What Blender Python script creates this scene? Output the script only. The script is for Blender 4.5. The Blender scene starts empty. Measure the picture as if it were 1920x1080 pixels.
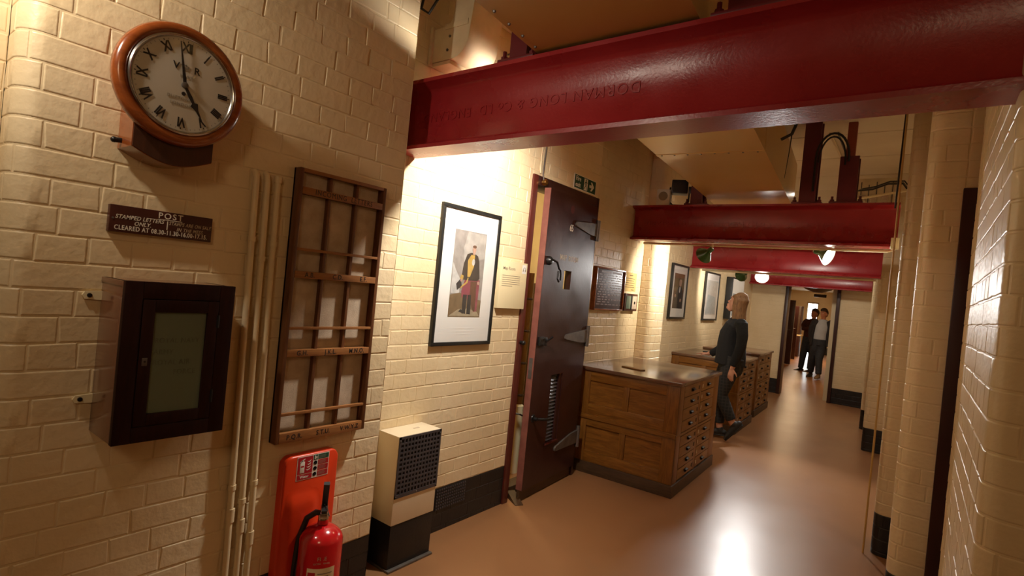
import bpy, bmesh, math, random
from mathutils import Vector, Matrix
PI = math.pi
random.seed(7)
SC = bpy.context.scene
COL = SC.collection

# ------------------------------------------------------------ camera, world, exposure
EYE = 1.51
F_PX, YAW, PITCH, ROLL = 1020.0, 0.64775, -0.00589, 0.09781
cam_data = bpy.data.cameras.new('camera')
cam_data.sensor_width = 36.0
cam_data.lens = F_PX / 1920.0 * 36.0
cam_data.clip_start = 0.02
cam_data.clip_end = 100.0
cam = bpy.data.objects.new('camera', cam_data)
COL.objects.link(cam)
fw = Vector((-math.sin(YAW) * math.cos(PITCH), math.cos(YAW) * math.cos(PITCH), math.sin(PITCH)))
rt = fw.cross(Vector((0, 0, 1))).normalized()
up = rt.cross(fw)
r2 = math.cos(ROLL) * rt + math.sin(ROLL) * up
u2 = -math.sin(ROLL) * rt + math.cos(ROLL) * up
cm = Matrix((r2, u2, -fw)).transposed().to_4x4()
cm.translation = Vector((0, 0, EYE))
cam.matrix_world = cm
cam_data.dof.use_dof = True
cam_data.dof.focus_distance = 3.0
cam_data.dof.aperture_fstop = 7.0
SC.camera = cam

world = bpy.data.worlds.new('world')
SC.world = world
world.use_nodes = True
world.node_tree.nodes['Background'].inputs[0].default_value = (1.0, 0.78, 0.5, 1)
world.node_tree.nodes['Background'].inputs[1].default_value = 0.006

vs = SC.view_settings
vs.view_transform = 'Standard'
vs.look = 'None'
vs.exposure = 0.0
vs.gamma = 1.0
vs.use_curve_mapping = False
cy = SC.cycles
cy.use_denoising = True
cy.max_bounces = 8
cy.diffuse_bounces = 4
cy.glossy_bounces = 4
cy.transmission_bounces = 6
cy.transparent_max_bounces = 10
cy.sample_clamp_indirect = 4.0
cy.caustics_reflective = False
cy.caustics_refractive = False


def lamp(name, kind, loc, energy, color, target=None, size=0.05, spot=80, blend=0.5):
    d = bpy.data.lights.new(name, kind)
    d.energy = energy
    d.color = color
    if kind == 'SPOT':
        d.spot_size = math.radians(spot)
        d.spot_blend = blend
        d.shadow_soft_size = size
    elif kind == 'AREA':
        d.shape = 'DISK'
        d.size = size
    else:
        d.shadow_soft_size = size
    o = bpy.data.objects.new(name, d)
    o.location = loc
    if target is not None:
        o.rotation_euler = (Vector(target) - Vector(loc)).to_track_quat('-Z', 'Y').to_euler()
    COL.objects.link(o)
    return o


WARM = (1.0, 0.70, 0.40)
NEUT = (1.0, 0.92, 0.79)
# lamps outside the frame or behind the beams, with added corridor and hall fills
lamp('wall_lamp_light', 'SPOT', (-1.75, 0.0, 2.45), 29, (1.0, 0.88, 0.72), (-2.0, 0.9, 2.0), 0.03, 118, 0.8)
lamp('picture_lamp_light', 'SPOT', (-1.58, 2.14, 2.38), 120, (1.0, 0.94, 0.84), (-2.2, 2.06, 2.0), 0.04, 160, 0.5)
lamp('corridor_light', 'SPOT', (-1.20, 0.80, 2.40), 6, (1.0, 0.84, 0.66), (-1.05, 1.85, 2.33), 0.06, 120, 1.0)
lamp('corridor_light', 'AREA', (0.35, -1.1, 2.55), 7, (1.0, 0.74, 0.44), (-2.0, 1.4, 1.1), 0.5)  # added soft fill from behind the camera, not a fitting of the corridor
lamp('hall_fill_light', 'AREA', (-1.35, 3.4, 2.42), 3, WARM, (-1.3, 3.4, 0.0), 0.25)  # added fill that brightens the hall before the second beam
lamp('hall_fill_light', 'AREA', (-1.15, 6.3, 2.75), 9, NEUT, (-1.3, 6.6, 0.0), 0.3)  # added fill between the second and third beams
lamp('hall_fill_light', 'AREA', (-1.30, 9.2, 2.7), 17, NEUT, (-1.5, 9.6, 0.0), 0.3)  # added fill to lift the end wall and fourth beam
lamp('map_room_light', 'POINT', (-3.0, 3.7, 2.1), 35, (1.0, 0.85, 0.5), None, 0.1)
lamp('end_room_light', 'AREA', (-2.6, 13.0, 2.3), 25, WARM, (-2.6, 13.0, 0), 0.5)
lamp('end_room_light', 'AREA', (-3.2, 19.5, 2.3), 70, WARM, (-3.2, 19.5, 0), 0.6)


# ------------------------------------------------------------ materials
def nodes(m):
    m.use_nodes = True
    return m.node_tree.nodes, m.node_tree.links


def ramp(N, L, src, c0, c1, p0=0.35, p1=0.65):
    r = N.new('ShaderNodeValToRGB')
    r.color_ramp.elements[0].position = p0
    r.color_ramp.elements[1].position = p1
    r.color_ramp.elements[0].color = (*c0, 1)
    r.color_ramp.elements[1].color = (*c1, 1)
    L.new(src, r.inputs[0])
    return r.outputs[0]


def paint(name, c, c2=None, rough=0.35, metal=0.0, scale=6.0, bump=0.0, bscale=60.0, spec=0.5, world_pos=True, rough2=None, bdist=0.002, coat=0.0):
    m = bpy.data.materials.new(name)
    N, L = nodes(m)
    b = N['Principled BSDF']
    b.inputs['Roughness'].default_value = rough
    b.inputs['Metallic'].default_value = metal
    b.inputs['Specular IOR Level'].default_value = spec
    b.inputs['Coat Weight'].default_value = coat
    b.inputs['Coat Roughness'].default_value = 0.12
    if world_pos:
        src = N.new('ShaderNodeNewGeometry').outputs['Position']
    else:
        src = N.new('ShaderNodeTexCoord').outputs['Object']
    n = N.new('ShaderNodeTexNoise')
    n.inputs['Scale'].default_value = scale
    n.inputs['Detail'].default_value = 5
    L.new(src, n.inputs['Vector'])
    c2 = c2 or tuple(x * 0.82 for x in c)
    L.new(ramp(N, L, n.outputs[0], c2, c), b.inputs['Base Color'])
    if rough2 is not None:
        r = N.new('ShaderNodeMapRange')
        r.inputs[1].default_value = 0.35
        r.inputs[2].default_value = 0.65
        r.inputs[3].default_value = rough
        r.inputs[4].default_value = rough2
        L.new(n.outputs[0], r.inputs[0])
        L.new(r.outputs[0], b.inputs['Roughness'])
    if bump > 0:
        n2 = N.new('ShaderNodeTexNoise')
        n2.inputs['Scale'].default_value = bscale
        n2.inputs['Detail'].default_value = 4
        L.new(src, n2.inputs['Vector'])
        bp = N.new('ShaderNodeBump')
        bp.inputs['Strength'].default_value = bump
        bp.inputs['Distance'].default_value = bdist
        L.new(n2.outputs[0], bp.inputs['Height'])
        L.new(bp.outputs[0], b.inputs['Normal'])
    return m


def wood(name, dark, light, axis=2, scale=7.0, rough=0.4, stretch=9.0, coat=0.0):
    m = bpy.data.materials.new(name)
    N, L = nodes(m)
    b = N['Principled BSDF']
    b.inputs['Roughness'].default_value = rough
    b.inputs['Coat Weight'].default_value = coat
    b.inputs['Coat Roughness'].default_value = 0.15
    tc = N.new('ShaderNodeTexCoord')
    mp = N.new('ShaderNodeMapping')
    sc = [stretch] * 3
    sc[axis] = 1.0
    mp.inputs['Scale'].default_value = sc
    L.new(tc.outputs['Object'], mp.inputs[0])
    n = N.new('ShaderNodeTexNoise')
    n.inputs['Scale'].default_value = scale
    n.inputs['Detail'].default_value = 7
    n.inputs['Roughness'].default_value = 0.65
    n.inputs['Distortion'].default_value = 0.8
    L.new(mp.outputs[0], n.inputs['Vector'])
    L.new(ramp(N, L, n.outputs[0], dark, light, 0.3, 0.7), b.inputs['Base Color'])
    bp = N.new('ShaderNodeBump')
    bp.inputs['Strength'].default_value = 0.15
    bp.inputs['Distance'].default_value = 0.001
    L.new(n.outputs[0], bp.inputs['Height'])
    L.new(bp.outputs[0], b.inputs['Normal'])
    return m


def emit(name, c, s):
    m = bpy.data.materials.new(name)
    N, L = nodes(m)
    b = N['Principled BSDF']
    b.inputs['Base Color'].default_value = (*c, 1)
    b.inputs['Emission Color'].default_value = (*c, 1)
    b.inputs['Emission Strength'].default_value = s
    return m


def glass(name, tint=(1, 1, 1), gloss=0.03):
    m = bpy.data.materials.new(name)
    N, L = nodes(m)
    N.remove(N['Principled BSDF'])
    t = N.new('ShaderNodeBsdfTransparent')
    t.inputs[0].default_value = (*tint, 1)
    g = N.new('ShaderNodeBsdfGlossy')
    g.inputs['Roughness'].default_value = gloss
    lw = N.new('ShaderNodeLayerWeight')
    lw.inputs['Blend'].default_value = 0.5
    pw = N.new('ShaderNodeMath')
    pw.operation = 'POWER'
    pw.inputs[1].default_value = 4.0
    L.new(lw.outputs['Facing'], pw.inputs[0])
    f = N.new('ShaderNodeMath')
    f.operation = 'MULTIPLY_ADD'
    f.inputs[1].default_value = 0.5
    f.inputs[2].default_value = 0.03
    L.new(pw.outputs[0], f.inputs[0])
    mx = N.new('ShaderNodeMixShader')
    L.new(f.outputs[0], mx.inputs[0])
    L.new(t.outputs[0], mx.inputs[1])
    L.new(g.outputs[0], mx.inputs[2])
    L.new(mx.outputs[0], N['Material Output'].inputs[0])
    return m


M = {}
M['cream'] = paint('cream_gloss_paint', (0.77, 0.615, 0.39), (0.72, 0.56, 0.335), 0.34, scale=3, bump=0.6, bscale=34, rough2=0.46, bdist=0.004)
M['cream_plain'] = paint('cream_flat_paint', (0.76, 0.61, 0.385), (0.70, 0.55, 0.33), 0.42, scale=3, bump=0.2, bscale=40)
M['ceiling'] = paint('ceiling_paint', (0.82, 0.72, 0.53), (0.74, 0.63, 0.44), 0.55, scale=2, bump=0.25, bscale=30)
M['black'] = paint('black_gloss_paint', (0.010, 0.008, 0.008), (0.013, 0.010, 0.009), 0.38, scale=8, bump=0.4, bscale=70, rough2=0.48)
M['duct'] = paint('tan_duct_paint', (0.58, 0.36, 0.12), (0.565, 0.345, 0.113), 0.28, scale=2.0, bump=0.15, bscale=2.5, rough2=0.35, bdist=0.03)
M['white_duct'] = paint('off_white_duct_paint', (0.70, 0.58, 0.38), (0.58, 0.46, 0.28), 0.45, scale=7, bump=0.3, bscale=25)
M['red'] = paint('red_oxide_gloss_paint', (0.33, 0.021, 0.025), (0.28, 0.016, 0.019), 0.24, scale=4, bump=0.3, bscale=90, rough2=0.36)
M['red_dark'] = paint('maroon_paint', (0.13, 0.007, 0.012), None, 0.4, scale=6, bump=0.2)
M['door'] = paint('oxblood_door_paint', (0.043, 0.013, 0.010), (0.035, 0.010, 0.008), 0.28, scale=5, bump=0.25, bscale=40, rough2=0.38)
M['frame_red'] = paint('red_brown_frame_paint', (0.105, 0.020, 0.013), (0.08, 0.014, 0.010), 0.32, scale=9, bump=0.25, bscale=50)
M['edge_red'] = paint('worn_pink_brown_edge', (0.25, 0.088, 0.062), (0.19, 0.062, 0.044), 0.5, scale=14, bump=0.2)
M['black_metal'] = paint('black_metal', (0.012, 0.011, 0.011), None, 0.35, 0.3, scale=20)
M['steel'] = paint('dull_grey_steel', (0.17, 0.15, 0.13), (0.12, 0.10, 0.09), 0.45, 0.5, scale=18, bump=0.2)
M['chrome'] = paint('polished_metal', (0.6, 0.58, 0.55), None, 0.18, 1.0, scale=20)
M['brass'] = paint('worn_brass', (0.5, 0.28, 0.08), None, 0.3, 1.0, scale=20)
M['oak'] = wood('golden_oak', (0.12, 0.040, 0.005), (0.29, 0.115, 0.017), 0, 6, 0.38)
M['oak_v'] = wood('golden_oak_upright', (0.12, 0.040, 0.005), (0.28, 0.11, 0.016), 2, 6, 0.38)
M['oak_drawer'] = wood('pale_oak_drawer', (0.17, 0.070, 0.014), (0.28, 0.13, 0.032), 1, 6, 0.4)
M['oak_dark'] = wood('dark_stained_plinth', (0.035, 0.017, 0.007), (0.09, 0.045, 0.018), 0, 6, 0.5)
M['top'] = wood('brown_table_top', (0.11, 0.050, 0.026), (0.18, 0.088, 0.048), 0, 5, 0.2, 6, 0.5)
M['mahogany'] = wood('polished_mahogany', (0.17, 0.035, 0.008), (0.34, 0.085, 0.017), 0, 5, 0.22, 5, 0.6)
M['mahogany_dark'] = wood('dark_mahogany', (0.040, 0.012, 0.006), (0.075, 0.022, 0.010), 1, 6, 0.4, 6)
M['box'] = wood('dark_stained_box_wood', (0.014, 0.003, 0.0022), (0.026, 0.006, 0.004), 1, 8, 0.55)
M['box'].node_tree.nodes['Principled BSDF'].inputs['Specular IOR Level'].default_value = 0.2
M['box_side'] = wood('red_brown_box_side', (0.13, 0.042, 0.022), (0.19, 0.066, 0.034), 1, 8, 0.2, 8, 0.6)
M['board'] = wood('brown_board_wood', (0.085, 0.027, 0.009), (0.17, 0.062, 0.020), 1, 8, 0.4)
M['board_h'] = wood('brown_rail_wood', (0.21, 0.078, 0.024), (0.36, 0.150, 0.045), 0, 8, 0.4)
M['hessian'] = paint('faded_cloth_back', (0.56, 0.44, 0.32), (0.44, 0.33, 0.23), 0.85, scale=18, bump=0.5, bscale=300, world_pos=False)
M['dial'] = paint('aged_white_dial', (0.58, 0.53, 0.44), (0.52, 0.47, 0.38), 0.5, scale=6, world_pos=False)
M['ink'] = paint('black_ink', (0.012, 0.010, 0.010), None, 0.5)
M['faint_ink'] = paint('faded_grey_ink', (0.30, 0.25, 0.18), None, 0.6)
M['white'] = paint('white_lettering', (0.80, 0.74, 0.62), (0.66, 0.58, 0.46), 0.5, scale=60)
M['cream_ink'] = paint('cream_lettering', (0.55, 0.44, 0.30), (0.40, 0.30, 0.20), 0.5, scale=80)
M['faint_cream'] = paint('faded_cream_lettering', (0.22, 0.12, 0.075), (0.12, 0.05, 0.035), 0.5, scale=120)
M['sign'] = paint('dark_red_brown_sign', (0.060, 0.012, 0.008), (0.045, 0.009, 0.006), 0.35, scale=10, bump=0.1)
M['orange'] = paint('orange_red_moulded_plastic', (0.70, 0.045, 0.008), (0.62, 0.038, 0.007), 0.32, scale=3)
M['ext_red'] = paint('signal_red_enamel', (0.55, 0.008, 0.012), (0.5, 0.007, 0.010), 0.18, scale=3, coat=0.5)
M['sticker_red'] = paint('red_sticker', (0.48, 0.012, 0.022), None, 0.4)
M['green'] = paint('sign_green', (0.010, 0.075, 0.040), (0.008, 0.065, 0.034), 0.4)
M['sign_white'] = paint('sign_white', (0.80, 0.76, 0.68), (0.76, 0.71, 0.62), 0.45)
M['rubber'] = paint('black_rubber', (0.015, 0.014, 0.014), None, 0.45)
M['mat_white'] = paint('white_card_mount', (0.82, 0.80, 0.76), (0.80, 0.77, 0.72), 0.6)
M['frame_black'] = paint('black_picture_frame', (0.012, 0.012, 0.011), None, 0.4)
M['panel_cream'] = paint('pale_cream_panel', (0.80, 0.68, 0.42), (0.78, 0.66, 0.40), 0.5)
M['heater'] = paint('cream_enamel', (0.80, 0.69, 0.50), (0.75, 0.63, 0.44), 0.38, scale=5, bump=0.1)
M['grille'] = paint('dark_grey_grille', (0.085, 0.075, 0.080), None, 0.45, 0.3)
M['void'] = paint('unlit_interior', (0.012, 0.010, 0.009), None, 0.7)
M['lamp_green'] = paint('dark_green_enamel', (0.045, 0.13, 0.032), (0.038, 0.11, 0.026), 0.22, coat=0.4)
M['bulb'] = emit('lit_bulb', (1.0, 0.97, 0.9), 14.0)
M['daylight'] = emit('bright_window_light', (0.85, 0.95, 1.0), 6.0)
M['glass'] = glass('clear_glass')
M['green_glass'] = paint('grey_green_glass', (0.150, 0.190, 0.140), (0.135, 0.172, 0.125), 0.12, scale=3)
M['skin'] = paint('skin', (0.52, 0.26, 0.17), (0.47, 0.225, 0.145), 0.5, world_pos=False)
M['lips'] = paint('lip_colour', (0.40, 0.13, 0.10), None, 0.5)
M['skin2'] = paint('ruddy_skin', (0.46, 0.21, 0.14), None, 0.5, world_pos=False)
M['hair'] = wood('light_brown_hair', (0.10, 0.045, 0.016), (0.29, 0.150, 0.058), 2, 14, 0.75, 6)
M['hair_dark'] = paint('dark_brown_hair', (0.030, 0.016, 0.010), None, 0.5, world_pos=False)
M['knit'] = paint('black_knit', (0.0045, 0.0042, 0.0045), (0.007, 0.0065, 0.007), 0.95, scale=60, bump=0.6, bscale=220, world_pos=False)
M['shoe'] = paint('black_shoe', (0.010, 0.009, 0.009), None, 0.6, world_pos=False)
M['maroon_knit'] = paint('dark_maroon_knit', (0.045, 0.012, 0.012), None, 0.85, world_pos=False)
M['jeans'] = paint('dark_blue_denim', (0.022, 0.032, 0.055), (0.014, 0.020, 0.036), 0.8, scale=30, world_pos=False)
M['navy'] = paint('navy_jacket_cloth', (0.012, 0.014, 0.026), None, 0.8, world_pos=False)
M['shirt'] = paint('pale_blue_shirt', (0.40, 0.47, 0.62), (0.35, 0.42, 0.57), 0.7, world_pos=False)
M['tan_shoe'] = paint('tan_shoe', (0.20, 0.13, 0.07), None, 0.5, world_pos=False)


def check_cloth():
    m = bpy.data.materials.new('dark_checked_trouser_cloth')
    N, L = nodes(m)
    b = N['Principled BSDF']
    b.inputs['Roughness'].default_value = 0.85
    tc = N.new('ShaderNodeTexCoord')
    tot = None
    for ax in ('X', 'Z'):
        w = N.new('ShaderNodeTexWave')
        w.bands_direction = ax
        w.inputs['Scale'].default_value = 9
        w.inputs['Distortion'].default_value = 0.4
        L.new(tc.outputs['Object'], w.inputs[0])
        if tot is None:
            tot = w.outputs['Fac']
        else:
            a = N.new('ShaderNodeMath')
            a.operation = 'MAXIMUM'
            L.new(tot, a.inputs[0])
            L.new(w.outputs['Fac'], a.inputs[1])
            tot = a.outputs[0]
    L.new(ramp(N, L, tot, (0.007, 0.007, 0.008), (0.026, 0.023, 0.021), 0.8, 1.0), b.inputs['Base Color'])
    return m


M['check'] = check_cloth()


def floor_mat():
    m = bpy.data.materials.new('polished_tan_floor_paint')
    N, L = nodes(m)
    b = N['Principled BSDF']
    g = N.new('ShaderNodeNewGeometry')
    n = N.new('ShaderNodeTexNoise')
    n.inputs['Scale'].default_value = 1.3
    n.inputs['Detail'].default_value = 6
    n.inputs['Roughness'].default_value = 0.6
    L.new(g.outputs['Position'], n.inputs['Vector'])
    n3 = N.new('ShaderNodeTexNoise')
    n3.inputs['Scale'].default_value = 2.2
    n3.inputs['Detail'].default_value = 1
    L.new(g.outputs['Position'], n3.inputs['Vector'])
    L.new(ramp(N, L, n.outputs[0], (0.30, 0.140, 0.058), (0.33, 0.158, 0.067)), b.inputs['Base Color'])
    r = N.new('ShaderNodeMapRange')
    r.inputs[1].default_value = 0.3
    r.inputs[2].default_value = 0.7
    r.inputs[3].default_value = 0.30
    r.inputs[4].default_value = 0.34
    L.new(n3.outputs[0], r.inputs[0])
    L.new(r.outputs[0], b.inputs['Roughness'])
    n2 = N.new('ShaderNodeTexNoise')
    n2.inputs['Scale'].default_value = 3.0
    n2.inputs['Detail'].default_value = 1
    L.new(g.outputs['Position'], n2.inputs['Vector'])
    bp = N.new('ShaderNodeBump')
    bp.inputs['Strength'].default_value = 0.25
    bp.inputs['Distance'].default_value = 0.006
    L.new(n2.outputs[0], bp.inputs['Height'])
    L.new(bp.outputs[0], b.inputs['Normal'])
    b.inputs['Specular IOR Level'].default_value = 0.8
    return m


M['floor'] = floor_mat()


# ------------------------------------------------------------ object helpers
class MB:
    def __init__(s):
        s.bm = bmesh.new()

    def poly(s, vs, fs):
        v = [s.bm.verts.new(p) for p in vs]
        for f in fs:
            try:
                s.bm.faces.new([v[i] for i in f])
            except ValueError:
                pass
        return v

    def box(s, x0, x1, y0, y1, z0, z1, b=0.0):
        vs = [(x0, y0, z0), (x1, y0, z0), (x1, y1, z0), (x0, y1, z0), (x0, y0, z1), (x1, y0, z1), (x1, y1, z1), (x0, y1, z1)]
        v = s.poly(vs, [(3, 2, 1, 0), (4, 5, 6, 7), (0, 1, 5, 4), (1, 2, 6, 5), (2, 3, 7, 6), (3, 0, 4, 7)])
        if b > 0:
            es = {e for q in v for e in q.link_edges}
            bmesh.ops.bevel(s.bm, geom=list(es), offset=b, segments=2, profile=0.6, affect='EDGES')
        return s

    def prism(s, pts, z0, z1, axis='z'):
        """pts: counter-clockwise outline; extruded along an axis"""
        def mk(p, z):
            return (p[0], p[1], z) if axis == 'z' else ((z, p[0], p[1]) if axis == 'x' else (p[0], z, p[1]))
        n = len(pts)
        vs = [mk(p, z0) for p in pts] + [mk(p, z1) for p in pts]
        fs = [tuple(range(n - 1, -1, -1)), tuple(range(n, 2 * n))] + [(i, (i + 1) % n, n + (i + 1) % n, n + i) for i in range(n)]
        s.poly(vs, fs)
        return s

    def ring(s, pts_r, n=32, axis=2, c=(0, 0, 0), a0=0.0, a1=2 * PI, caps=True):
        """lathe a profile [(radius, height)] round an axis"""
        full = abs(a1 - a0 - 2 * PI) < 1e-6
        m = n if full else n + 1
        rows = []
        for r, h in pts_r:
            row = []
            for i in range(m):
                a = a0 + (a1 - a0) * i / n
                p = [r * math.cos(a), r * math.sin(a), h]
                if axis == 1:
                    p = [p[0], h, p[1]]
                elif axis == 0:
                    p = [h, p[0], p[1]]
                row.append(s.bm.verts.new((p[0] + c[0], p[1] + c[1], p[2] + c[2])))
            rows.append(row)
        for j in range(len(rows) - 1):
            for i in range(n):
                k = (i + 1) % m
                try:
                    s.bm.faces.new((rows[j][i], rows[j][k], rows[j + 1][k], rows[j + 1][i]))
                except ValueError:
                    pass
        if full and caps:
            for row, rev in ((rows[0], True), (rows[-1], False)):
                if pts_r[0 if rev else -1][0] > 1e-5:
                    try:
                        s.bm.faces.new(row[::-1] if rev else row)
                    except ValueError:
                        pass
        return s

    def tube(s, pts, r, n=8, cap=True):
        pts = [Vector(p) for p in pts]
        rs = r if isinstance(r, (list, tuple)) else [r] * len(pts)
        rows = []
        prev = None
        for i, p in enumerate(pts):
            d = (pts[min(i + 1, len(pts) - 1)] - pts[max(i - 1, 0)]).normalized()
            a = prev - d * prev.dot(d) if prev is not None else d.orthogonal()
            if a.length < 1e-6:
                a = d.orthogonal()
            a.normalize()
            prev = a
            b = d.cross(a)
            rows.append([s.bm.verts.new(p + (a * math.cos(t) + b * math.sin(t)) * rs[i]) for t in [2 * PI * k / n for k in range(n)]])
        for j in range(len(rows) - 1):
            for i in range(n):
                k = (i + 1) % n
                s.bm.faces.new((rows[j][i], rows[j][k], rows[j + 1][k], rows[j + 1][i]))
        if cap:
            s.bm.faces.new(rows[0][::-1])
            s.bm.faces.new(rows[-1])
        return s

    def loft(s, pts, rad, side, n=14, caps=True):
        """elliptical sections: rad = [(half width along side, half depth)], rounded ends"""
        pts = [Vector(p) for p in pts]
        P, R = list(pts), list(rad)
        if caps:
            d0 = (pts[0] - pts[1]).normalized()
            d1 = (pts[-1] - pts[-2]).normalized()
            m0, m1 = min(rad[0]), min(rad[-1])
            P = [pts[0] + d0 * m0 * q for q in (0.97, 0.8, 0.45)] + P + [pts[-1] + d1 * m1 * q for q in (0.45, 0.8, 0.97)]
            R = [tuple(x * q for x in rad[0]) for q in (0.25, 0.6, 0.9)] + R + [tuple(x * q for x in rad[-1]) for q in (0.9, 0.6, 0.25)]
        rows = []
        side = Vector(side)
        for i, p in enumerate(P):
            d = (P[min(i + 1, len(P) - 1)] - P[max(i - 1, 0)]).normalized()
            a = side - d * side.dot(d)
            if a.length < 1e-4:
                a = d.orthogonal()
            a.normalize()
            b = d.cross(a)
            rows.append([s.bm.verts.new(p + a * math.cos(t) * R[i][0] + b * math.sin(t) * R[i][1]) for t in [2 * PI * k / n for k in range(n)]])
        for j in range(len(rows) - 1):
            for i in range(n):
                k = (i + 1) % n
                s.bm.faces.new((rows[j][i], rows[j][k], rows[j + 1][k], rows[j + 1][i]))
        s.bm.faces.new(rows[0][::-1])
        s.bm.faces.new(rows[-1])
        return s

    def ball(s, c, r, n=14):
        rx, ry, rz = r if isinstance(r, (tuple, list)) else (r, r, r)
        m = n // 2
        rows = []
        for j in range(1, m):
            a = PI * j / m
            rows.append([s.bm.verts.new((c[0] + rx * math.sin(a) * math.cos(t), c[1] + ry * math.sin(a) * math.sin(t), c[2] + rz * math.cos(a))) for t in [2 * PI * k / n for k in range(n)]])
        t0 = s.bm.verts.new((c[0], c[1], c[2] + rz))
        t1 = s.bm.verts.new((c[0], c[1], c[2] - rz))
        for i in range(n):
            k = (i + 1) % n
            s.bm.faces.new((t0, rows[0][i], rows[0][k]))
            s.bm.faces.new((t1, rows[-1][k], rows[-1][i]))
            for j in range(len(rows) - 1):
                s.bm.faces.new((rows[j][i], rows[j + 1][i], rows[j + 1][k], rows[j][k]))
        return s

    def mesh(s, name, smooth=40):
        bmesh.ops.recalc_face_normals(s.bm, faces=s.bm.faces)
        me = bpy.data.meshes.new(name)
        s.bm.to_mesh(me)
        s.bm.free()
        if smooth:
            me.polygons.foreach_set('use_smooth', [True] * len(me.polygons))
            me.set_sharp_from_angle(angle=math.radians(smooth))
        return me

    def obj(s, name, m, parent=None, smooth=40, Mx=None):
        me = s.mesh(name, smooth)
        me.materials.append(M[m] if isinstance(m, str) else m)
        o = bpy.data.objects.new(name, me)
        COL.objects.link(o)
        if parent is not None:
            o.parent = parent
        if Mx is not None:
            o.matrix_local = Mx
        return o


def tag(o, label=None, cat=None, group=None, kind=None):
    if label:
        o['label'] = label
    if cat:
        o['category'] = cat
    if group:
        o['group'] = group
    if kind:
        o['kind'] = kind
    return o


def thing(name, label, cat, Mx, group=None, kind=None):
    o = bpy.data.objects.new(name, None)
    o.empty_display_size = 0.05
    COL.objects.link(o)
    o.matrix_world = Mx
    return tag(o, label, cat, group, kind)


def wallM(x, y, z, ang=0.0):
    """left-hand walls: local x runs along the wall (away from the camera), y is up, z points into the hall"""
    u = Vector((-math.sin(ang), math.cos(ang), 0))
    n = Vector((math.cos(ang), math.sin(ang), 0))
    m = Matrix((u, Vector((0, 0, 1)), n)).transposed().to_4x4()
    m.translation = Vector((x, y, z))
    return m


def faceM(x, y, z):
    """faces that look back along -Y: local x is +X, y is up, z is -Y"""
    m = Matrix((Vector((1, 0, 0)), Vector((0, 0, 1)), Vector((0, -1, 0)))).transposed().to_4x4()
    m.translation = Vector((x, y, z))
    return m


def floorM(x, y, z=0.0, rz=0.0):
    return Matrix.Translation((x, y, z)) @ Matrix.Rotation(rz, 4, 'Z')


def text(body, size, m, parent, x, y, z, align='CENTER', name='lettering', ext=0.0008, bold=0.0, shear=0.0, rot=0.0, space=1.0, sx=1.0):
    c = bpy.data.curves.new(name, 'FONT')
    c.body = body
    c.size = size
    c.align_x = align
    c.align_y = 'CENTER'
    c.extrude = ext
    c.offset = bold
    c.shear = shear
    c.space_character = space
    c.resolution_u = 3
    c.materials.append(M[m])
    o = bpy.data.objects.new(name, c)
    COL.objects.link(o)
    o.parent = parent
    o.matrix_local = Matrix.Translation((x, y, z)) @ Matrix.Rotation(rot, 4, 'Z') @ Matrix.Diagonal((sx, 1, 1, 1))
    return o


# ------------------------------------------------------------ brickwork
CH = 0.079
LS, LH = 0.237, 0.1185
_brick_cache = {}


def _rings():
    return [(-0.012, 0.0), (-0.0019, 0.0006), (-0.0007, 0.0020), (0.0, 0.0044)]


def straight_brick(L, h, var, m):
    key = (round(L, 3), round(h, 3), var, m)
    if key in _brick_cache:
        return _brick_cache[key]
    rnd = random.Random(hash(key[:3]) & 0xffff)
    j = 0.0017
    x0, x1, z0, z1 = j, L - j, j, h - j
    tilt = [rnd.uniform(-0.0010, 0.0010) for _ in range(4)]
    w = [rnd.uniform(-0.0028, 0.0028) for _ in range(8)]
    mb = MB()
    rows = []
    for d, i in _rings():
        k = 0 if d < -0.01 else 1
        pts = [(x0 + i + w[0] * k, z0 + i + w[1] * k), (x1 - i + w[2] * k, z0 + i + w[3] * k), (x1 - i + w[4] * k, z1 - i + w[5] * k), (x0 + i + w[6] * k, z1 - i + w[7] * k)]
        rows.append([mb.bm.verts.new((p[0], -(d + (tilt[q] if d >= -0.0018 else 0)), p[1])) for q, p in enumerate(pts)])
    for a, b in zip(rows, rows[1:]):
        for q in range(4):
            mb.bm.faces.new((a[q], a[(q + 1) % 4], b[(q + 1) % 4], b[q]))
    mb.bm.faces.new(rows[-1])
    me = mb.mesh('brick', 9)
    me.materials.append(M[m])
    _brick_cache[key] = me
    return me


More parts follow.
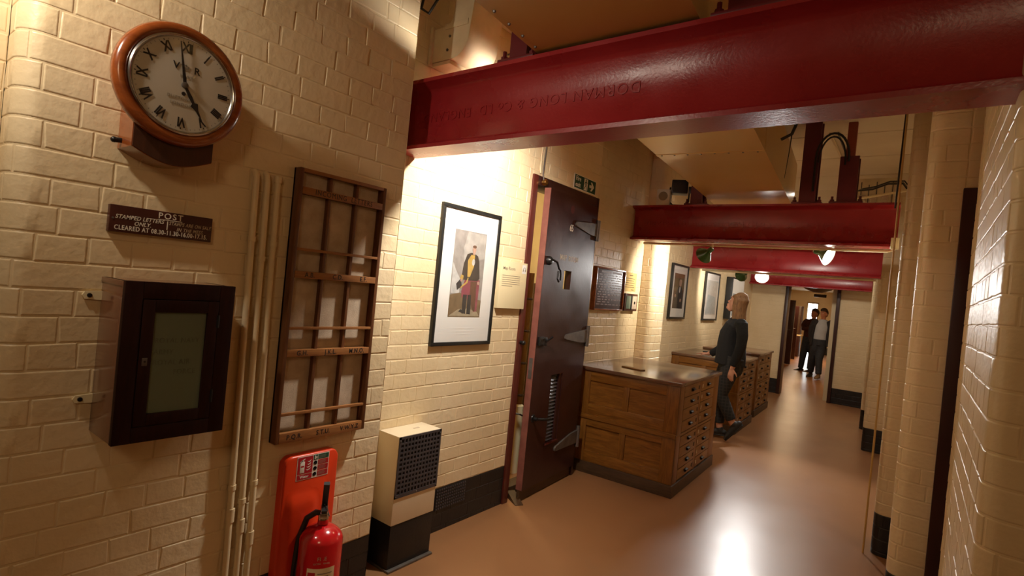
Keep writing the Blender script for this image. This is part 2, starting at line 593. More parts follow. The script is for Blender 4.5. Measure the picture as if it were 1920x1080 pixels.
def brick_wall(name, path, z0, z1, m, label, base=0.0, bz0=None, bz1=None, parts=290, back=0.09, bricks=True, cat='wall', keep=None, phase=0.0):
    """path: ('L', x0, y0, x1, y1) and ('A', cx, cy, r, a0, a1); outside is to the right of travel.
    The wall is a mortar body; every brick near enough is an object of its own."""
    segs = []
    s = 0.0
    for q in path:
        if q[0] == 'L':
            ln = math.hypot(q[3] - q[1], q[4] - q[2])
        else:
            ln = abs(q[5] - q[4]) * q[3]
        segs.append((s, s + ln, q))
        s += ln
    total = s

    def at(s, d):
        for a, b, q in segs:
            if s <= b + 1e-9 or (a, b, q) == segs[-1]:
                t = (s - a) / max(b - a, 1e-9)
                if q[0] == 'L':
                    ux, uy = (q[3] - q[1]), (q[4] - q[2])
                    l = math.hypot(ux, uy)
                    ux, uy = ux / l, uy / l
                    return (q[1] + ux * (s - a) + uy * d, q[2] + uy * (s - a) - ux * d)
                th = q[4] + (q[5] - q[4]) * t
                return (q[1] + (q[3] + d) * math.cos(th), q[2] + (q[3] + d) * math.sin(th))

    stops = []
    for a, b, q in segs:
        if q[0] == 'L':
            stops += [(a + 1e-6, q), (b - 1e-6, q)]
        else:
            stops += [(a + (b - a) * k / 8.0, q) for k in range(9)]
    outer = [at(t, -0.0019) for t, _ in stops]
    inner = []
    for t, q in stops:
        dd = -back if q[0] == 'L' else -min(back, q[3] * 0.98)
        inner.append(at(t, dd))
    mb = MB()
    n = len(outer)
    for zz0, zz1 in ((z0, z1),):
        vs = [(p[0], p[1], z) for z in (zz0, zz1) for p in outer] + [(p[0], p[1], z) for z in (zz0, zz1) for p in inner]
        fs = []
        for i in range(n - 1):
            fs.append((i, i + 1, n + i + 1, n + i))
            fs.append((2 * n + i + 1, 2 * n + i, 3 * n + i, 3 * n + i + 1))
            fs.append((n + i, n + i + 1, 3 * n + i + 1, 3 * n + i))
            fs.append((i + 1, i, 2 * n + i, 2 * n + i + 1))
        fs.append((0, n, 3 * n, 2 * n))
        fs.append((n - 1, 3 * n - 1, 4 * n - 1, 2 * n - 1))
        mb.poly(vs, fs)
    wall = mb.obj(name, m)
    tag(wall, label, cat, None, 'structure')
    if not bricks:
        return wall
    corners = [0.0]
    for (a, b, q), (a2, b2, q3) in zip(segs, segs[1:]):
        if q[0] == 'L' and q3[0] == 'L':
            corners.append(b)
    corners.append(total)
    bz0 = z0 if bz0 is None else bz0
    bz1 = z1 if bz1 is None else bz1
    todo = []
    k0 = int(math.floor((bz0 - base) / CH + 1e-6))
    k = k0
    while base + k * CH < bz1 - 0.01:
        za, zb = max(base + k * CH, z0), min(base + (k + 1) * CH, z1)
        if zb - za > 0.02:
            L = LS if k % 2 == 0 else LH
            off = (0.0 if k % 2 == 0 else LH * 0.5) + (0.02 * math.sin(k * 2.3)) + phase
            if k % 4 == 2:
                off += LS * 0.5
            for ca, cb in zip(corners, corners[1:]):
                cuts = [ca]
                t = ca + (off % L)
                r = random.Random(k * 31 + int(ca * 100))
                while t < cb - 0.035:
                    if t - cuts[-1] > 0.035:
                        cuts.append(t + r.uniform(-0.004, 0.004))
                    t += L
                cuts.append(cb)
                for a, b in zip(cuts, cuts[1:]):
                    todo.append((a, b, za, zb, k))
        k += 1

    def dist(t):
        p = at((t[0] + t[1]) / 2, 0)
        return p[0] ** 2 + p[1] ** 2 + ((t[2] + t[3]) / 2 - EYE) ** 2 * 0.5
    if keep is not None:
        todo = [t for t in todo if keep(*at((t[0] + t[1]) / 2, 0), (t[2] + t[3]) / 2)]
    todo.sort(key=dist)
    rest = MB()
    nrest = 0
    arc_cache = {}
    for idx, (a, b, za, zb, k) in enumerate(todo):
        rnd = random.Random(int(a * 1000) * 7 + k)
        seg = None
        for sa, sb, q in segs:
            if q[0] == 'L' and a >= sa - 1e-6 and b <= sb + 1e-6:
                seg = (sa, q)
        if seg:
            sa, q = seg
            l = math.hypot(q[3] - q[1], q[4] - q[2])
            ux, uy = (q[3] - q[1]) / l, (q[4] - q[2]) / l
            Lq = round((b - a) / 0.004) * 0.004
            me = straight_brick(Lq, zb - za, rnd.randrange(6), m)
            px, py = at(a, 0)
            Mx = Matrix(((ux, -uy, 0, px), (uy, ux, 0, py), (0, 0, 1, za), (0, 0, 0, 1)))
        else:
            key = (round(a, 3), round(b, 3), round(zb - za, 3))
            if key not in arc_cache:
                g = MB()
                ns = max(6, int((b - a) / 0.012))
                h = zb - za
                rows = []
                for d, i in _rings():
                    row = []
                    sl = [a + 0.002 + i + (b - a - 0.004 - 2 * i) * t / ns for t in range(ns + 1)]
                    for t in sl:
                        x, y = at(t, d)
                        row.append((g.bm.verts.new((x, y, 0.002 + i)), g.bm.verts.new((x, y, h - 0.002 - i))))
                    rows.append(row)
                for A, B in zip(rows, rows[1:]):
                    for t in range(ns):
                        g.bm.faces.new((A[t][0], A[t + 1][0], B[t + 1][0], B[t][0]))
                        g.bm.faces.new((A[t + 1][1], A[t][1], B[t][1], B[t + 1][1]))
                    g.bm.faces.new((A[0][1], A[0][0], B[0][0], B[0][1]))
                    g.bm.faces.new((A[ns][0], A[ns][1], B[ns][1], B[ns][0]))
                for t in range(ns):
                    T = rows[-1]
                    g.bm.faces.new((T[t][0], T[t + 1][0], T[t + 1][1], T[t][1]))
                me = g.mesh('brick', 16)
                me.materials.append(M[m])
                arc_cache[key] = me
            me = arc_cache[key]
            Mx = Matrix.Translation((0, 0, za))
        if idx < parts:
            o = bpy.data.objects.new('brick', me)
            COL.objects.link(o)
            o.parent = wall
            o.matrix_local = Mx
        else:
            tmp = me.copy()
            tmp.transform(Mx)
            rest.bm.from_mesh(tmp)
            bpy.data.meshes.remove(tmp)
            nrest += 1
    if nrest:
        o = rest.obj('brickwork', m, wall, 9)
        o['kind'] = 'stuff'
    else:
        rest.bm.free()
    return wall


# ------------------------------------------------------------ the setting
CZ = 3.08     # underside of the ceiling
BB = 0.265    # top of the black-painted skirting bricks
VEER = 0.085
PW = 0.03     # slow drift of the far wall

fl = MB().box(-5.0, 1.6, -2.6, 25.0, -0.15, 0.0).obj('floor', 'floor')
tag(fl, 'polished tan painted floor running the length of the corridor', 'floor', None, 'structure')

ce = MB().box(-2.9, 1.2, -2.6, 11.2, CZ + 0.02, CZ + 0.2).obj('ceiling', 'ceiling')
tag(ce, 'cream board-marked concrete ceiling above the ducts and red beams', 'ceiling', None, 'structure')
y = -2.6
while y < 11.0:
    MB().box(-2.9, 1.2, y + 0.004, min(y + 0.79, 11.2), CZ, CZ + 0.03, 0.004).obj('ceiling_panel', 'ceiling', ce)
    y += 0.8

# left: the pier that carries the clock, with a bullnose end
pier = [('L', -2.13, 0.335, -2.06, 0.335), ('A', -2.06, 0.395, 0.06, -PI / 2, 0.0), ('L', -2.0, 0.395, -2.0, 1.717), ('L', -2.0, 1.717, -2.2, 1.717)]
brick_wall('wall_left', pier, BB, CZ, 'cream', 'cream painted brick pier with a rounded end that carries the clock', base=0.262, back=0.12)
brick_wall('baseboard_left', pier, 0.0, BB, 'black', 'black painted skirting bricks below the clock pier', base=0.028, back=0.12, cat='skirting')
brick_wall('wall_left', [('L', -2.13, 0.05, -2.13, 0.335)], 0.0, CZ, 'cream', 'cream brick recess beside the rounded end of the clock pier', base=0.025)
MB().box(-2.4, -2.13, -2.6, 0.05, 0, CZ).obj('wall_left', 'cream_plain')
tag(COL.objects[-1], 'cream wall beside the photographer before the clock pier', 'wall', None, 'structure')
# the wall of the framed portrait
pic = [('L', -2.2, 1.717, -2.2, 3.02)]
brick_wall('wall_left', pic, BB, CZ, 'cream', 'brightly lit cream brick wall behind the tall framed portrait', base=0.262)
brick_wall('baseboard_left', pic, 0.0, BB, 'black', 'black painted skirting bricks with an air vent beside the heater', base=0.028, cat='skirting')
brick_wall('wall_left', [('L', -2.2, 3.02, -2.2, 3.96), ('L', -2.2, 3.96, -2.35, 3.96)], 2.28, CZ, 'cream', 'cream brickwork over the brown map room door', base=2.237, back=0.15)
# the wall of the dark plaque
brick_wall('wall_left', [('L', -2.35, 3.96, -2.35, 5.30)], 0.0, CZ, 'cream', 'cream brick wall with the dark lettered plaque beside the door', base=0.025, bz0=0.65)
brick_wall('wall_left', [('L', -2.35, 5.30, -2.26, 5.30), ('A', -2.26, 5.36, 0.06, -PI / 2, 0.0), ('L', -2.20, 5.36, -2.20, 5.62)], 0.0, CZ, 'cream', 'slim rounded cream brick pilaster behind the front plan chest', base=0.025, bz0=0.65, back=0.15)


def farx(yy):
    return -2.45 - PW * (yy - 5.6)


brick_wall('wall_left', [('L', -2.45, 5.6, farx(11.0), 11.0)], 0.0, CZ, 'cream', 'cream brick wall behind the second and third plan chests', base=0.025, bz0=0.75, bz1=2.45, parts=280)
# end wall with the doorway
XL = farx(11.0)
brick_wall('wall_end', [('L', XL, 11.0, -2.03, 11.0)], BB, CZ, 'cream', 'cream brick end wall between the plan chests and the doorway', base=0.262, bz1=2.1, back=0.16)
brick_wall('baseboard_end', [('L', XL, 11.0, -2.03, 11.0)], 0, BB, 'black', 'black skirting bricks left of the far doorway', base=0.028, cat='skirting', back=0.16)
brick_wall('wall_end', [('L', -1.16, 11.0, -0.5, 11.0)], BB, CZ, 'cream', 'cream brick end wall right of the far doorway', base=0.262, bz1=2.1, back=0.16)
brick_wall('baseboard_end', [('L', -1.16, 11.0, -0.5, 11.0)], 0, BB, 'black', 'black skirting bricks right of the far doorway', base=0.028, cat='skirting', back=0.16)
brick_wall('wall_end', [('L', -2.03, 11.0, -1.16, 11.0)], 2.27, CZ, 'cream', 'cream wall above the far doorway', bricks=False, back=0.16)

# right: the near pier, then narrow pilasters stepping down the hall
near = [('L', 0.15, 3.2, 0.15, 1.86), ('A', 0.21, 1.86, 0.06, PI, 1.5 * PI), ('L', 0.21, 1.80, 0.80, 1.80)]
brick_wall('wall_right', near, BB, CZ, 'cream', 'glossy cream brick pier with a rounded corner at the edge of the view', base=0.262, back=0.12)
brick_wall('baseboard_right', near, 0.0, BB, 'black', 'black skirting bricks under the glossy rounded pier', base=0.028, back=0.12, cat='skirting')


def pilaster(x, yf, x1, label, depth=0.3, z0=BB):
    p = [('L', x, yf + depth, x, yf + 0.06), ('A', x + 0.06, yf + 0.06, 0.06, PI, 1.5 * PI), ('L', x + 0.06, yf, x1, yf)]
    brick_wall('wall_right', p, z0, CZ, 'cream', label, base=0.262, back=0.2)
    brick_wall('baseboard_right', p, 0.0, BB, 'black', 'black skirting bricks at the foot of the ' + label.split('cream ')[1], base=0.028, back=0.2, cat='skirting')


pilaster(-0.045, 3.35, 0.115, 'rounded cream brick pilaster beside the dark door post')
brick_wall('wall_right', [('L', 0.115, 3.35, 0.5, 3.35)], 2.18, CZ, 'cream', 'cream brickwork above the dark door post', base=2.158)
pilaster(-0.15, 4.30, 0.06, 'second slim cream brick pilaster past the dark door post')
pilaster(-0.45, 7.54, -0.22, 'brightly lit cream brick pilaster under the third red beam')
pilaster(-0.58, 8.95, -0.40, 'last slim cream brick pilaster before the end wall')
MB().prism([(0.5, -2.6), (0.95, -2.6), (0.95, 1.9), (0.80, 1.9), (0.80, -2.6)], 0, CZ).obj('wall_right', 'cream_plain')
tag(COL.objects[-1], 'cream side wall beside the photographer', 'wall', None, 'structure')
MB().prism([(0.30, 3.0), (0.45, 3.0), (-0.32, 11.1), (-0.47, 11.1)], 0, CZ).obj('wall_right', 'cream_plain')
tag(COL.objects[-1], 'cream wall running behind the row of right-hand pilasters', 'wall', None, 'structure')
MB().box(-2.4, 0.95, -2.75, -2.6, 0, CZ).obj('wall_back', 'cream_plain')
tag(COL.objects[-1], 'cream wall behind the photographer', 'wall', None, 'structure')

# dark post of the door on the right
dr = MB().box(0.105, 0.24, 3.325, 3.47, 0, 2.178, 0.004).obj('door_2', 'door')
tag(dr, 'tall dark brown door post between two cream piers', 'door', None, 'structure')
MB().box(0.24, 0.34, 3.36, 3.42, 0, 2.16, 0.003).obj('leaf', 'door', dr)

# the map room behind the ajar door
MB().box(-4.2, -4.1, 2.4, 5.2, 0, 2.6).obj('wall_inner', 'cream_plain')
tag(COL.objects[-1], 'pale yellow wall seen through the gap of the map room door', 'wall', None, 'structure')
MB().box(-4.1, -2.37, 5.1, 5.2, 0, 2.6).obj('wall_inner', 'cream_plain')
tag(COL.objects[-1], 'pale yellow side wall inside the map room', 'wall', None, 'structure')
MB().box(-4.1, -2.30, 2.3, 2.4, 0, 2.6).obj('wall_inner', 'cream_plain')
tag(COL.objects[-1], 'pale yellow near wall inside the map room', 'wall', None, 'structure')
MB().box(-4.2, -2.36, 2.3, 5.2, 2.6, 2.7).obj('ceiling', 'ceiling')
tag(COL.objects[-1], 'low ceiling inside the map room', 'ceiling', None, 'structure')

# the far room
MB().box(-4.6, -4.5, 11.16, 24.2, 0, 2.4).obj('wall_far', 'cream_plain')
tag(COL.objects[-1], 'cream wall down the far room behind the dark doors', 'wall', None, 'structure')
MB().box(-1.3, -1.15, 11.16, 12.2, 0, 2.4).obj('wall_far', 'cream_plain')
tag(COL.objects[-1], 'cream return wall just inside the far doorway', 'wall', None, 'structure')
MB().prism([(-1.3, 12.2), (-1.15, 12.2), (-2.0, 24.2), (-2.15, 24.2)], 0, 2.4).obj('wall_far', 'cream_plain')
tag(COL.objects[-1], 'cream wall of the far room beside the walking men', 'wall', None, 'structure')
w = MB()
w.box(-4.6, -3.63, 24.0, 24.2, 0, 2.4)
w.box(-3.24, -1.9, 24.0, 24.2, 0, 2.4)
w.box(-3.63, -3.24, 24.0, 24.2, 1.95, 2.4)
w.obj('wall_far', 'cream_plain')
tag(COL.objects[-1], 'cream end wall of the far room with a bright opening', 'wall', None, 'structure')
MB().box(-3.2, -1.9, 23.93, 24.0, 0, 0.27, 0.004).obj('baseboard_far', 'black')
tag(COL.objects[-1], 'black skirting on the end wall of the far room', 'skirting', None, 'structure')
MB().box(-4.6, -1.1, 11.16, 24.2, 2.4, 2.5).obj('ceiling', 'ceiling')
tag(COL.objects[-1], 'cream ceiling of the far room', 'ceiling', None, 'structure')
wn = thing('window_1', 'tall bright daylit opening behind the two walking men', 'window', faceM(-3.435, 24.05, 0.0), None, 'structure')
MB().box(-0.195, 0.195, 0.0, 1.95, -0.06, -0.04).obj('pane', 'daylight', wn)
MB().box(-0.20, -0.165, 0.0, 1.95, -0.03, 0.05).obj('frame', 'cream_plain', wn)
MB().box(0.165, 0.20, 0.0, 1.95, -0.03, 0.05).obj('frame', 'cream_plain', wn)
MB().box(-0.2, 0.2, 1.92, 1.97, -0.03, 0.05).obj('frame', 'cream_plain', wn)

# far doorway frame
df = thing('door_3', 'dark brown frame of the open doorway in the end wall', 'doorway', floorM(-1.6, 11.0), None, 'structure')
MB().box(-0.43, -0.375, -0.04, 0.18, 0, 2.27, 0.004).obj('post', 'door', df)
MB().box(0.385, 0.44, -0.04, 0.18, 0, 2.27, 0.004).obj('post', 'door', df)
MB().box(-0.375, 0.385, -0.04, 0.18, 2.21, 2.27, 0.004).obj('head', 'door', df)

# ------------------------------------------------------------ red beams


def i_beam(name, label, x0, x1, yc, zb, zt, fwid, letters=None, lx=None):
    b = thing(name, label, 'beam', floorM((x0 + x1) / 2, yc, zb), 'red cross beams', 'thing')
    h = zt - zb
    L2 = (x1 - x0) / 2
    t = 0.022
    f2 = fwid / 2
    sec = [(-f2, 0), (f2, 0), (f2, t * 0.8), (0.03, t * 1.5), (0.011, t * 2.3), (0.011, h - t * 2.3), (0.03, h - t * 1.5), (f2, h - t * 0.8), (f2, h), (-f2, h), (-f2, h - t * 0.8), (-0.03, h - t * 1.5), (-0.011, h - t * 2.3), (-0.011, t * 2.3), (-0.03, t * 1.5), (-f2, t * 0.8)]
    MB().prism(sec, -L2, L2, 'x').obj('steel_section', 'red', b, 50)
    if letters:
        o = text(letters, 0.062, 'red', b, 0, 0, 0, 'CENTER', 'lettering', 0.0022, 0.0, 0, 0, 1.15)
        o['kind'] = 'stuff'
        o.matrix_local = Matrix.Translation((lx - (x0 + x1) / 2, -0.012, h * 0.5)) @ Matrix.Rotation(PI / 2, 4, 'X') @ Matrix.Rotation(PI, 4, 'Z')
    return b


B1 = i_beam('steel_beam', 'deep red steel beam crossing overhead in front of the portrait wall', -2.19, 0.16, 1.87, 2.124, 2.462, 0.16, 'DORMAN LONG & Co LD  ENGLAND', -1.48)
B2 = i_beam('steel_beam', 'red steel beam over the front plan chest with upside-down rolled lettering', -2.345, -0.20, 5.005, 2.07, 2.402, 0.155, 'DORMAN LONG & Co LD MIDDLESBROUGH ENGLAND', -1.35)
B3 = i_beam('steel_beam', 'third red beam with the bright tilted green lamp before it', farx(7.2) + 0.005, -0.40, 7.2, 1.968, 2.29, 0.155)
B4 = i_beam('steel_beam', 'smallest red beam above the far doorway', farx(10.75) + 0.005, -0.70, 10.75, 1.968, 2.29, 0.155)


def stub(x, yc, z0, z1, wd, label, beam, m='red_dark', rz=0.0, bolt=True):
    t = thing('stub_column', label, 'column', floorM(x, yc, z0, rz), 'maroon stub columns on the beams', 'thing')
    h = z1 - z0
    s = MB()
    s.box(-wd / 2, wd / 2, -0.055, -0.043, 0.012, h)
    s.box(-wd / 2, wd / 2, 0.043, 0.055, 0.012, h)
    s.box(-0.006, 0.006, -0.043, 0.043, 0.012, h)
    s.obj('web_section', m, t)
    MB().box(-wd / 2 - 0.05, wd / 2 + 0.05, -0.075, 0.075, 0, 0.014, 0.003).obj('base_plate', m, t)
    if bolt:
        for sx in (-1, 1):
            MB().ring([(0.016, 0.014), (0.016, 0.03), (0.009, 0.032), (0.009, 0.055)], 6, 2, (sx * (wd / 2 + 0.03), -0.05, 0)).obj('bolt', m, t)
            MB().ring([(0.009, -0.05), (0.017, -0.048), (0.017, -0.025)], 6, 2, (sx * (wd / 2 + 0.03), -0.05, 0)).obj('nut', 'red', beam)
            COL.objects[-1].matrix_parent_inverse = beam.matrix_world.inverted()
            COL.objects[-1].matrix_local = Matrix.Translation((x, yc, z0))
    return t


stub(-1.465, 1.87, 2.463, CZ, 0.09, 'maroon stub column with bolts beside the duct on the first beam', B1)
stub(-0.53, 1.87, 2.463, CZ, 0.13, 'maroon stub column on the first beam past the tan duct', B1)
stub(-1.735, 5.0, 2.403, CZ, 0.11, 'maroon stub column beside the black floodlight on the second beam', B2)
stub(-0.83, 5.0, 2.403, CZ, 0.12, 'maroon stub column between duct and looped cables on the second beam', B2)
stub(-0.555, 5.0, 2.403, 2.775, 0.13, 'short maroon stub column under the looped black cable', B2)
tag(MB().box(-0.60, -0.535, 5.06, 5.10, 2.42, CZ, 0.003).obj('lit_upper_post', paint('lit_post_orange_red', (0.35, 0.055, 0.018), None, 0.5)), 'narrow upper post behind the short stub column, its lit orange-red painted in', 'plate')  # upper post, the light falling on it put into the orange-red colour

# ------------------------------------------------------------ ducts
dt = thing('air_duct', 'large tan sheet-metal duct running above the red beams', 'duct', floorM(-1.02, 1.8, 2.475, math.radians(5.4)))
def dented(x0, x1, y0, y1, z0, z1):
    s = MB()
    nx, ny = 24, 30
    g = []
    for j in range(ny + 1):
        row = []
        for i in range(nx + 1):
            xx = x0 + (x1 - x0) * i / nx
            yy = y0 + (y1 - y0) * j / ny
            dz = 0.0
            for cx, cyy, rr, am in ((0.08, -0.07, 0.055, 0.006), (0.30, -0.07, 0.05, 0.007), (-0.2, 0.1, 0.09, -0.006), (0.1, -0.45, 0.12, 0.006), (-0.3, 0.4, 0.2, 0.006), (0.22, 0.5, 0.2, -0.005)):
                q = ((xx - cx) ** 2 + (yy - ymid - cyy) ** 2) / rr ** 2
                dz += am * math.exp(-q)
            e = 1.0 if 0 < i < nx and 0 < j < ny else 0.0
            row.append(s.bm.verts.new((xx, yy, z0 + dz * e)))
        g.append(row)
    for j in range(ny):
        for i in range(nx):
            s.bm.faces.new((g[j][i], g[j][i + 1], g[j + 1][i + 1], g[j + 1][i]))
    top = [s.bm.verts.new(p) for p in ((x0, y0, z1), (x1, y0, z1), (x1, y1, z1), (x0, y1, z1))]
    s.bm.faces.new(top)
    s.bm.faces.new([g[0][i] for i in range(nx + 1)] + [top[1], top[0]])
    s.bm.faces.new([g[ny][i] for i in range(nx, -1, -1)] + [top[3], top[2]])
    s.bm.faces.new([g[j][0] for j in range(ny, -1, -1)] + [top[0], top[3]])
    s.bm.faces.new([g[j][nx] for j in range(ny + 1)] + [top[2], top[1]])
    return s
ymid = 1.70
dented(-0.335, 0.335, -1.6, 1.695, 0, 0.40).obj('sheet_section', 'duct', dt, 35)
dented(-0.335, 0.335, 1.70, 3.75, 0, 0.40).obj('sheet_section', 'duct', dt, 35)
MB().box(-0.337, 0.337, 1.69, 1.73, -0.003, 0.402).obj('lap_seam', 'duct', dt)
for i in range(8):
    MB().ring([(0.0001, -0.008), (0.005, -0.007), (0.007, -0.003)], 8, 2, (-0.30 + i * 0.085, 1.71, 0)).obj('rivet', 'steel', dt)
for i in range(5):
    MB().ring([(0.0001, -0.008), (0.005, -0.007), (0.007, -0.001)], 8, 2, (-0.31, -0.42 + i * 0.1, 0)).obj('rivet', 'steel', dt)

# off-white branch duct: leaves the left wall and turns up to the ceiling behind the first beam
wd = thing('branch_duct', 'off-white curved duct turning up from the wall behind the first red beam', 'duct', floorM(-2.2, 2.1, 2.64))
bot = [(0.0, 0.0), (0.16, 0.0)] + [(0.16 + 0.11 * math.sin(a), 0.11 - 0.11 * math.cos(a)) for a in [PI / 2.12 * i / 10 for i in range(1, 11)]]
topl = [(0.305, 0.438), (0.175, 0.438), (0.145, 0.21), (0.12, 0.18), (0.0, 0.175)]
MB().prism(bot + topl, -0.115, 0.115, 'y').obj('elbow', 'white_duct', wd, 30)
MB().box(0.0, 0.022, -0.13, 0.13, -0.012, 0.19, 0.004).obj('wall_flange', 'white_duct', wd)
MB().box(0.022, 0.15, -0.112, 0.112, -0.020, -0.001, 0.003).obj('under_board', 'white_duct', wd)
MB().box(0.10, 0.26, -0.120, -0.114, 0.16, 0.19, 0.002).obj('seam_strip', 'white_duct', wd)
for q in ((0.13, 0.05), (0.14, 0.12)):
    MB().ring([(0.007, -0.004), (0.007, 0.0), (0.0001, 0.001)], 10, 1, (q[0], -0.117, q[1])).obj('screw', 'steel', wd)
# pair of thin pipes crossing above
tag(MB().tube([(-2.19, 2.62, 2.94), (-1.45, 2.62, 2.94)], 0.006).tube([(-2.19, 2.66, 2.96), (-1.45, 2.66, 2.96)], 0.006).obj('thin_conduits', 'steel'), 'two thin grey conduits behind the branch duct', 'pipe')
tag(MB().tube([(-2.08, 1.90, 3.08), (-2.17, 1.88, 2.94), (-2.16, 1.86, 2.87), (-2.10, 1.86, 2.83), (-2.05, 1.87, 2.90), (-2.03, 1.88, 3.08)], 0.007).obj('ceiling_cable', 'rubber'), 'dark looped cable in the corner above the branch duct', 'cable')


# ------------------------------------------------------------ wall clock
ck = thing('wall_clock', 'round mahogany drop-dial wall clock with roman numerals on the brick pier', 'clock', wallM(-2.0, 0.692, 2.02))
arc = [(-0.113 + 0.226 * i / 12, -0.212 - 0.034 * math.sin(PI * i / 12)) for i in range(13)]
MB().prism(arc + [(0.113, -0.05), (-0.113, -0.05)], 0.0, 0.115).obj('trunk', 'mahogany', ck)
MB().prism([(p[0] * 0.985, p[1] + 0.002) for p in arc] + [(0.111, -0.06), (-0.111, -0.06)], 0.113, 0.120).obj('trunk_door', 'mahogany_dark', ck)
MB().ring([(0.130, 0.0), (0.130, 0.115)], 40).obj('back_box', 'mahogany', ck)
MB().ring([(0.135, 0.112), (0.176, 0.112), (0.184, 0.122), (0.184, 0.134), (0.179, 0.145), (0.170, 0.151), (0.160, 0.152), (0.153, 0.149), (0.149, 0.145), (0.135, 0.140)], 72, caps=False).obj('wooden_rim', 'mahogany', ck)
MB().ring([(0.149, 0.138), (0.150, 0.152), (0.146, 0.1555), (0.142, 0.1535), (0.139, 0.147)], 72, caps=False).obj('metal_bezel', 'chrome', ck)
dl = MB().ring([(0.142, 0.128), (0.142, 0.139), (0.0001, 0.1395)], 64).obj('dial', 'dial', ck)
dl.location.z = 0.0085
for i, nm in enumerate(['XII', 'I', 'II', 'III', 'IIII', 'V', 'VI', 'VII', 'VIII', 'IX', 'X', 'XI']):
    a = -2 * PI * i / 12
    text(nm, 0.040, 'ink', dl, -0.112 * math.sin(a), 0.112 * math.cos(a), 0.1402, 'CENTER', 'numeral', 0.0003, 0.0010, 0, a, 0.85, 0.74)
tk = MB()
for i in range(60):
    a = 2 * PI * i / 60
    r0 = 0.1305 if i % 5 else 0.129
    c_, s_ = math.cos(a), math.sin(a)
    hw = 0.0006 if i % 5 else 0.0013
    tk.poly([(r0 * c_ - hw * s_, r0 * s_ + hw * c_, 0.1403), (r0 * c_ + hw * s_, r0 * s_ - hw * c_, 0.1403), (0.1345 * c_ + hw * s_, 0.1345 * s_ - hw * c_, 0.1403), (0.1345 * c_ - hw * s_, 0.1345 * s_ + hw * c_, 0.1403)], [(0, 1, 2, 3)])
tk.obj('minute_marks', 'ink', dl)
text('V', 0.030, 'ink', dl, -0.027, 0.052, 0.1402, 'CENTER', 'lettering', 0.0003, 0.0004)
text('R', 0.030, 'ink', dl, 0.032, 0.052, 0.1402, 'CENTER', 'lettering', 0.0003, 0.0004)
cr = MB()
cr.box(-0.008, 0.008, 0.045, 0.049, 0.1398, 0.1404).box(-0.007, 0.007, 0.0505, 0.056, 0.1398, 0.1404).box(-0.0015, 0.0015, 0.056, 0.063, 0.1398, 0.1404).box(-0.004, 0.004, 0.059, 0.061, 0.1398, 0.1404)
cr.box(-0.009, -0.006, 0.052, 0.059, 0.1398, 0.1404).box(0.006, 0.009, 0.052, 0.059, 0.1398, 0.1404)
cr.obj('crown_emblem', 'faint_ink', dl)
text('1 8 5 7', 0.013, 'faint_ink', dl, 0.002, 0.026, 0.1402, 'CENTER', 'lettering', 0.0003)
text('DUTTON &', 0.013, 'faint_ink', dl, -0.008, -0.042, 0.1402, 'CENTER', 'lettering', 0.0003, 0, 0, 0, 1.15)
text('LONDON', 0.013, 'faint_ink', dl, -0.004, -0.060, 0.1402, 'CENTER', 'lettering', 0.0003, 0, 0, 0, 1.15)
MB().ring([(0.006, 0.1395), (0.006, 0.1408)], 12, 2, (0.0, -0.026, 0)).obj('winding_hole', 'ink', dl)
a = math.radians(10)
hm = MB().prism([(-0.005, -0.0), (0.005, 0.0), (0.0012, 0.128), (-0.0012, 0.128)], 0.1465, 0.1478).obj('minute_hand', 'ink', ck)
hm.matrix_local = Matrix.Translation((0, 0, 0.0065)) @ Matrix.Rotation(a, 4, 'Z')
hh = MB().prism([(-0.003, 0), (0.003, 0), (0.0055, 0.035), (0.004, 0.055), (0.012, 0.060), (0.004, 0.078), (0.001, 0.110), (-0.001, 0.110), (-0.004, 0.078), (-0.012, 0.060), (-0.004, 0.055), (-0.0055, 0.035)], 0.1435, 0.145).obj('hour_hand', 'ink', ck)
hh.matrix_local = Matrix.Translation((0, 0, 0.0065)) @ Matrix.Rotation(-math.radians(148.5), 4, 'Z')
MB().ring([(0.009, 0.148), (0.009, 0.1555), (0.005, 0.157), (0.0001, 0.157)], 16).obj('hand_boss', 'steel', ck)
MB().ring([(0.143, 0.1545), (0.10, 0.1585), (0.05, 0.161), (0.0001, 0.1615)], 48, caps=False).obj('glass_cover', 'glass', ck)
MB().tube([(-0.113, -0.19, 0.03), (-0.128, -0.192, 0.03)], 0.008, 10).ball((-0.132, -0.192, 0.03), 0.0095, 10).obj('side_knob', 'black_metal', ck)

# ------------------------------------------------------------ POST sign
ps = thing('post_sign', 'dark red-brown wooden POST sign with white lettering under the clock', 'sign', wallM(-2.0, 0.718, 1.595))
MB().box(-0.149, 0.149, -0.041, 0.041, 0.0, 0.022, 0.002).obj('board', 'sign', ps)
Z0 = 0.0226
text('POST', 0.0265, 'white', ps, 0.018, 0.026, Z0, 'CENTER', 'lettering', 0.0004, 0.0003, 0, 0, 1.25)
MB().box(-0.017, 0.053, 0.0135, 0.0155, Z0 - 0.001, Z0 + 0.0004).obj('underline', 'white', ps)
MB().box(0.0085, 0.0112, -0.0165, 0.0105, Z0 - 0.001, Z0 + 0.0004).obj('divider', 'white', ps)
text('STAMPED LETTERS', 0.0175, 'white', ps, -0.068, 0.006, Z0, 'CENTER', 'lettering', 0.0004, 0.0002, 0.25, 0, 1.05, 0.88)
text('ONLY.', 0.0175, 'white', ps, -0.060, -0.0105, Z0, 'CENTER', 'lettering', 0.0004, 0.0002, 0.25, 0, 1.05, 0.9)
text('STAMPS ARE ON SALE', 0.0165, 'cream_ink', ps, 0.079, 0.005, Z0, 'CENTER', 'lettering', 0.0004, 0.0002, 0.25, 0, 1.1, 0.74)
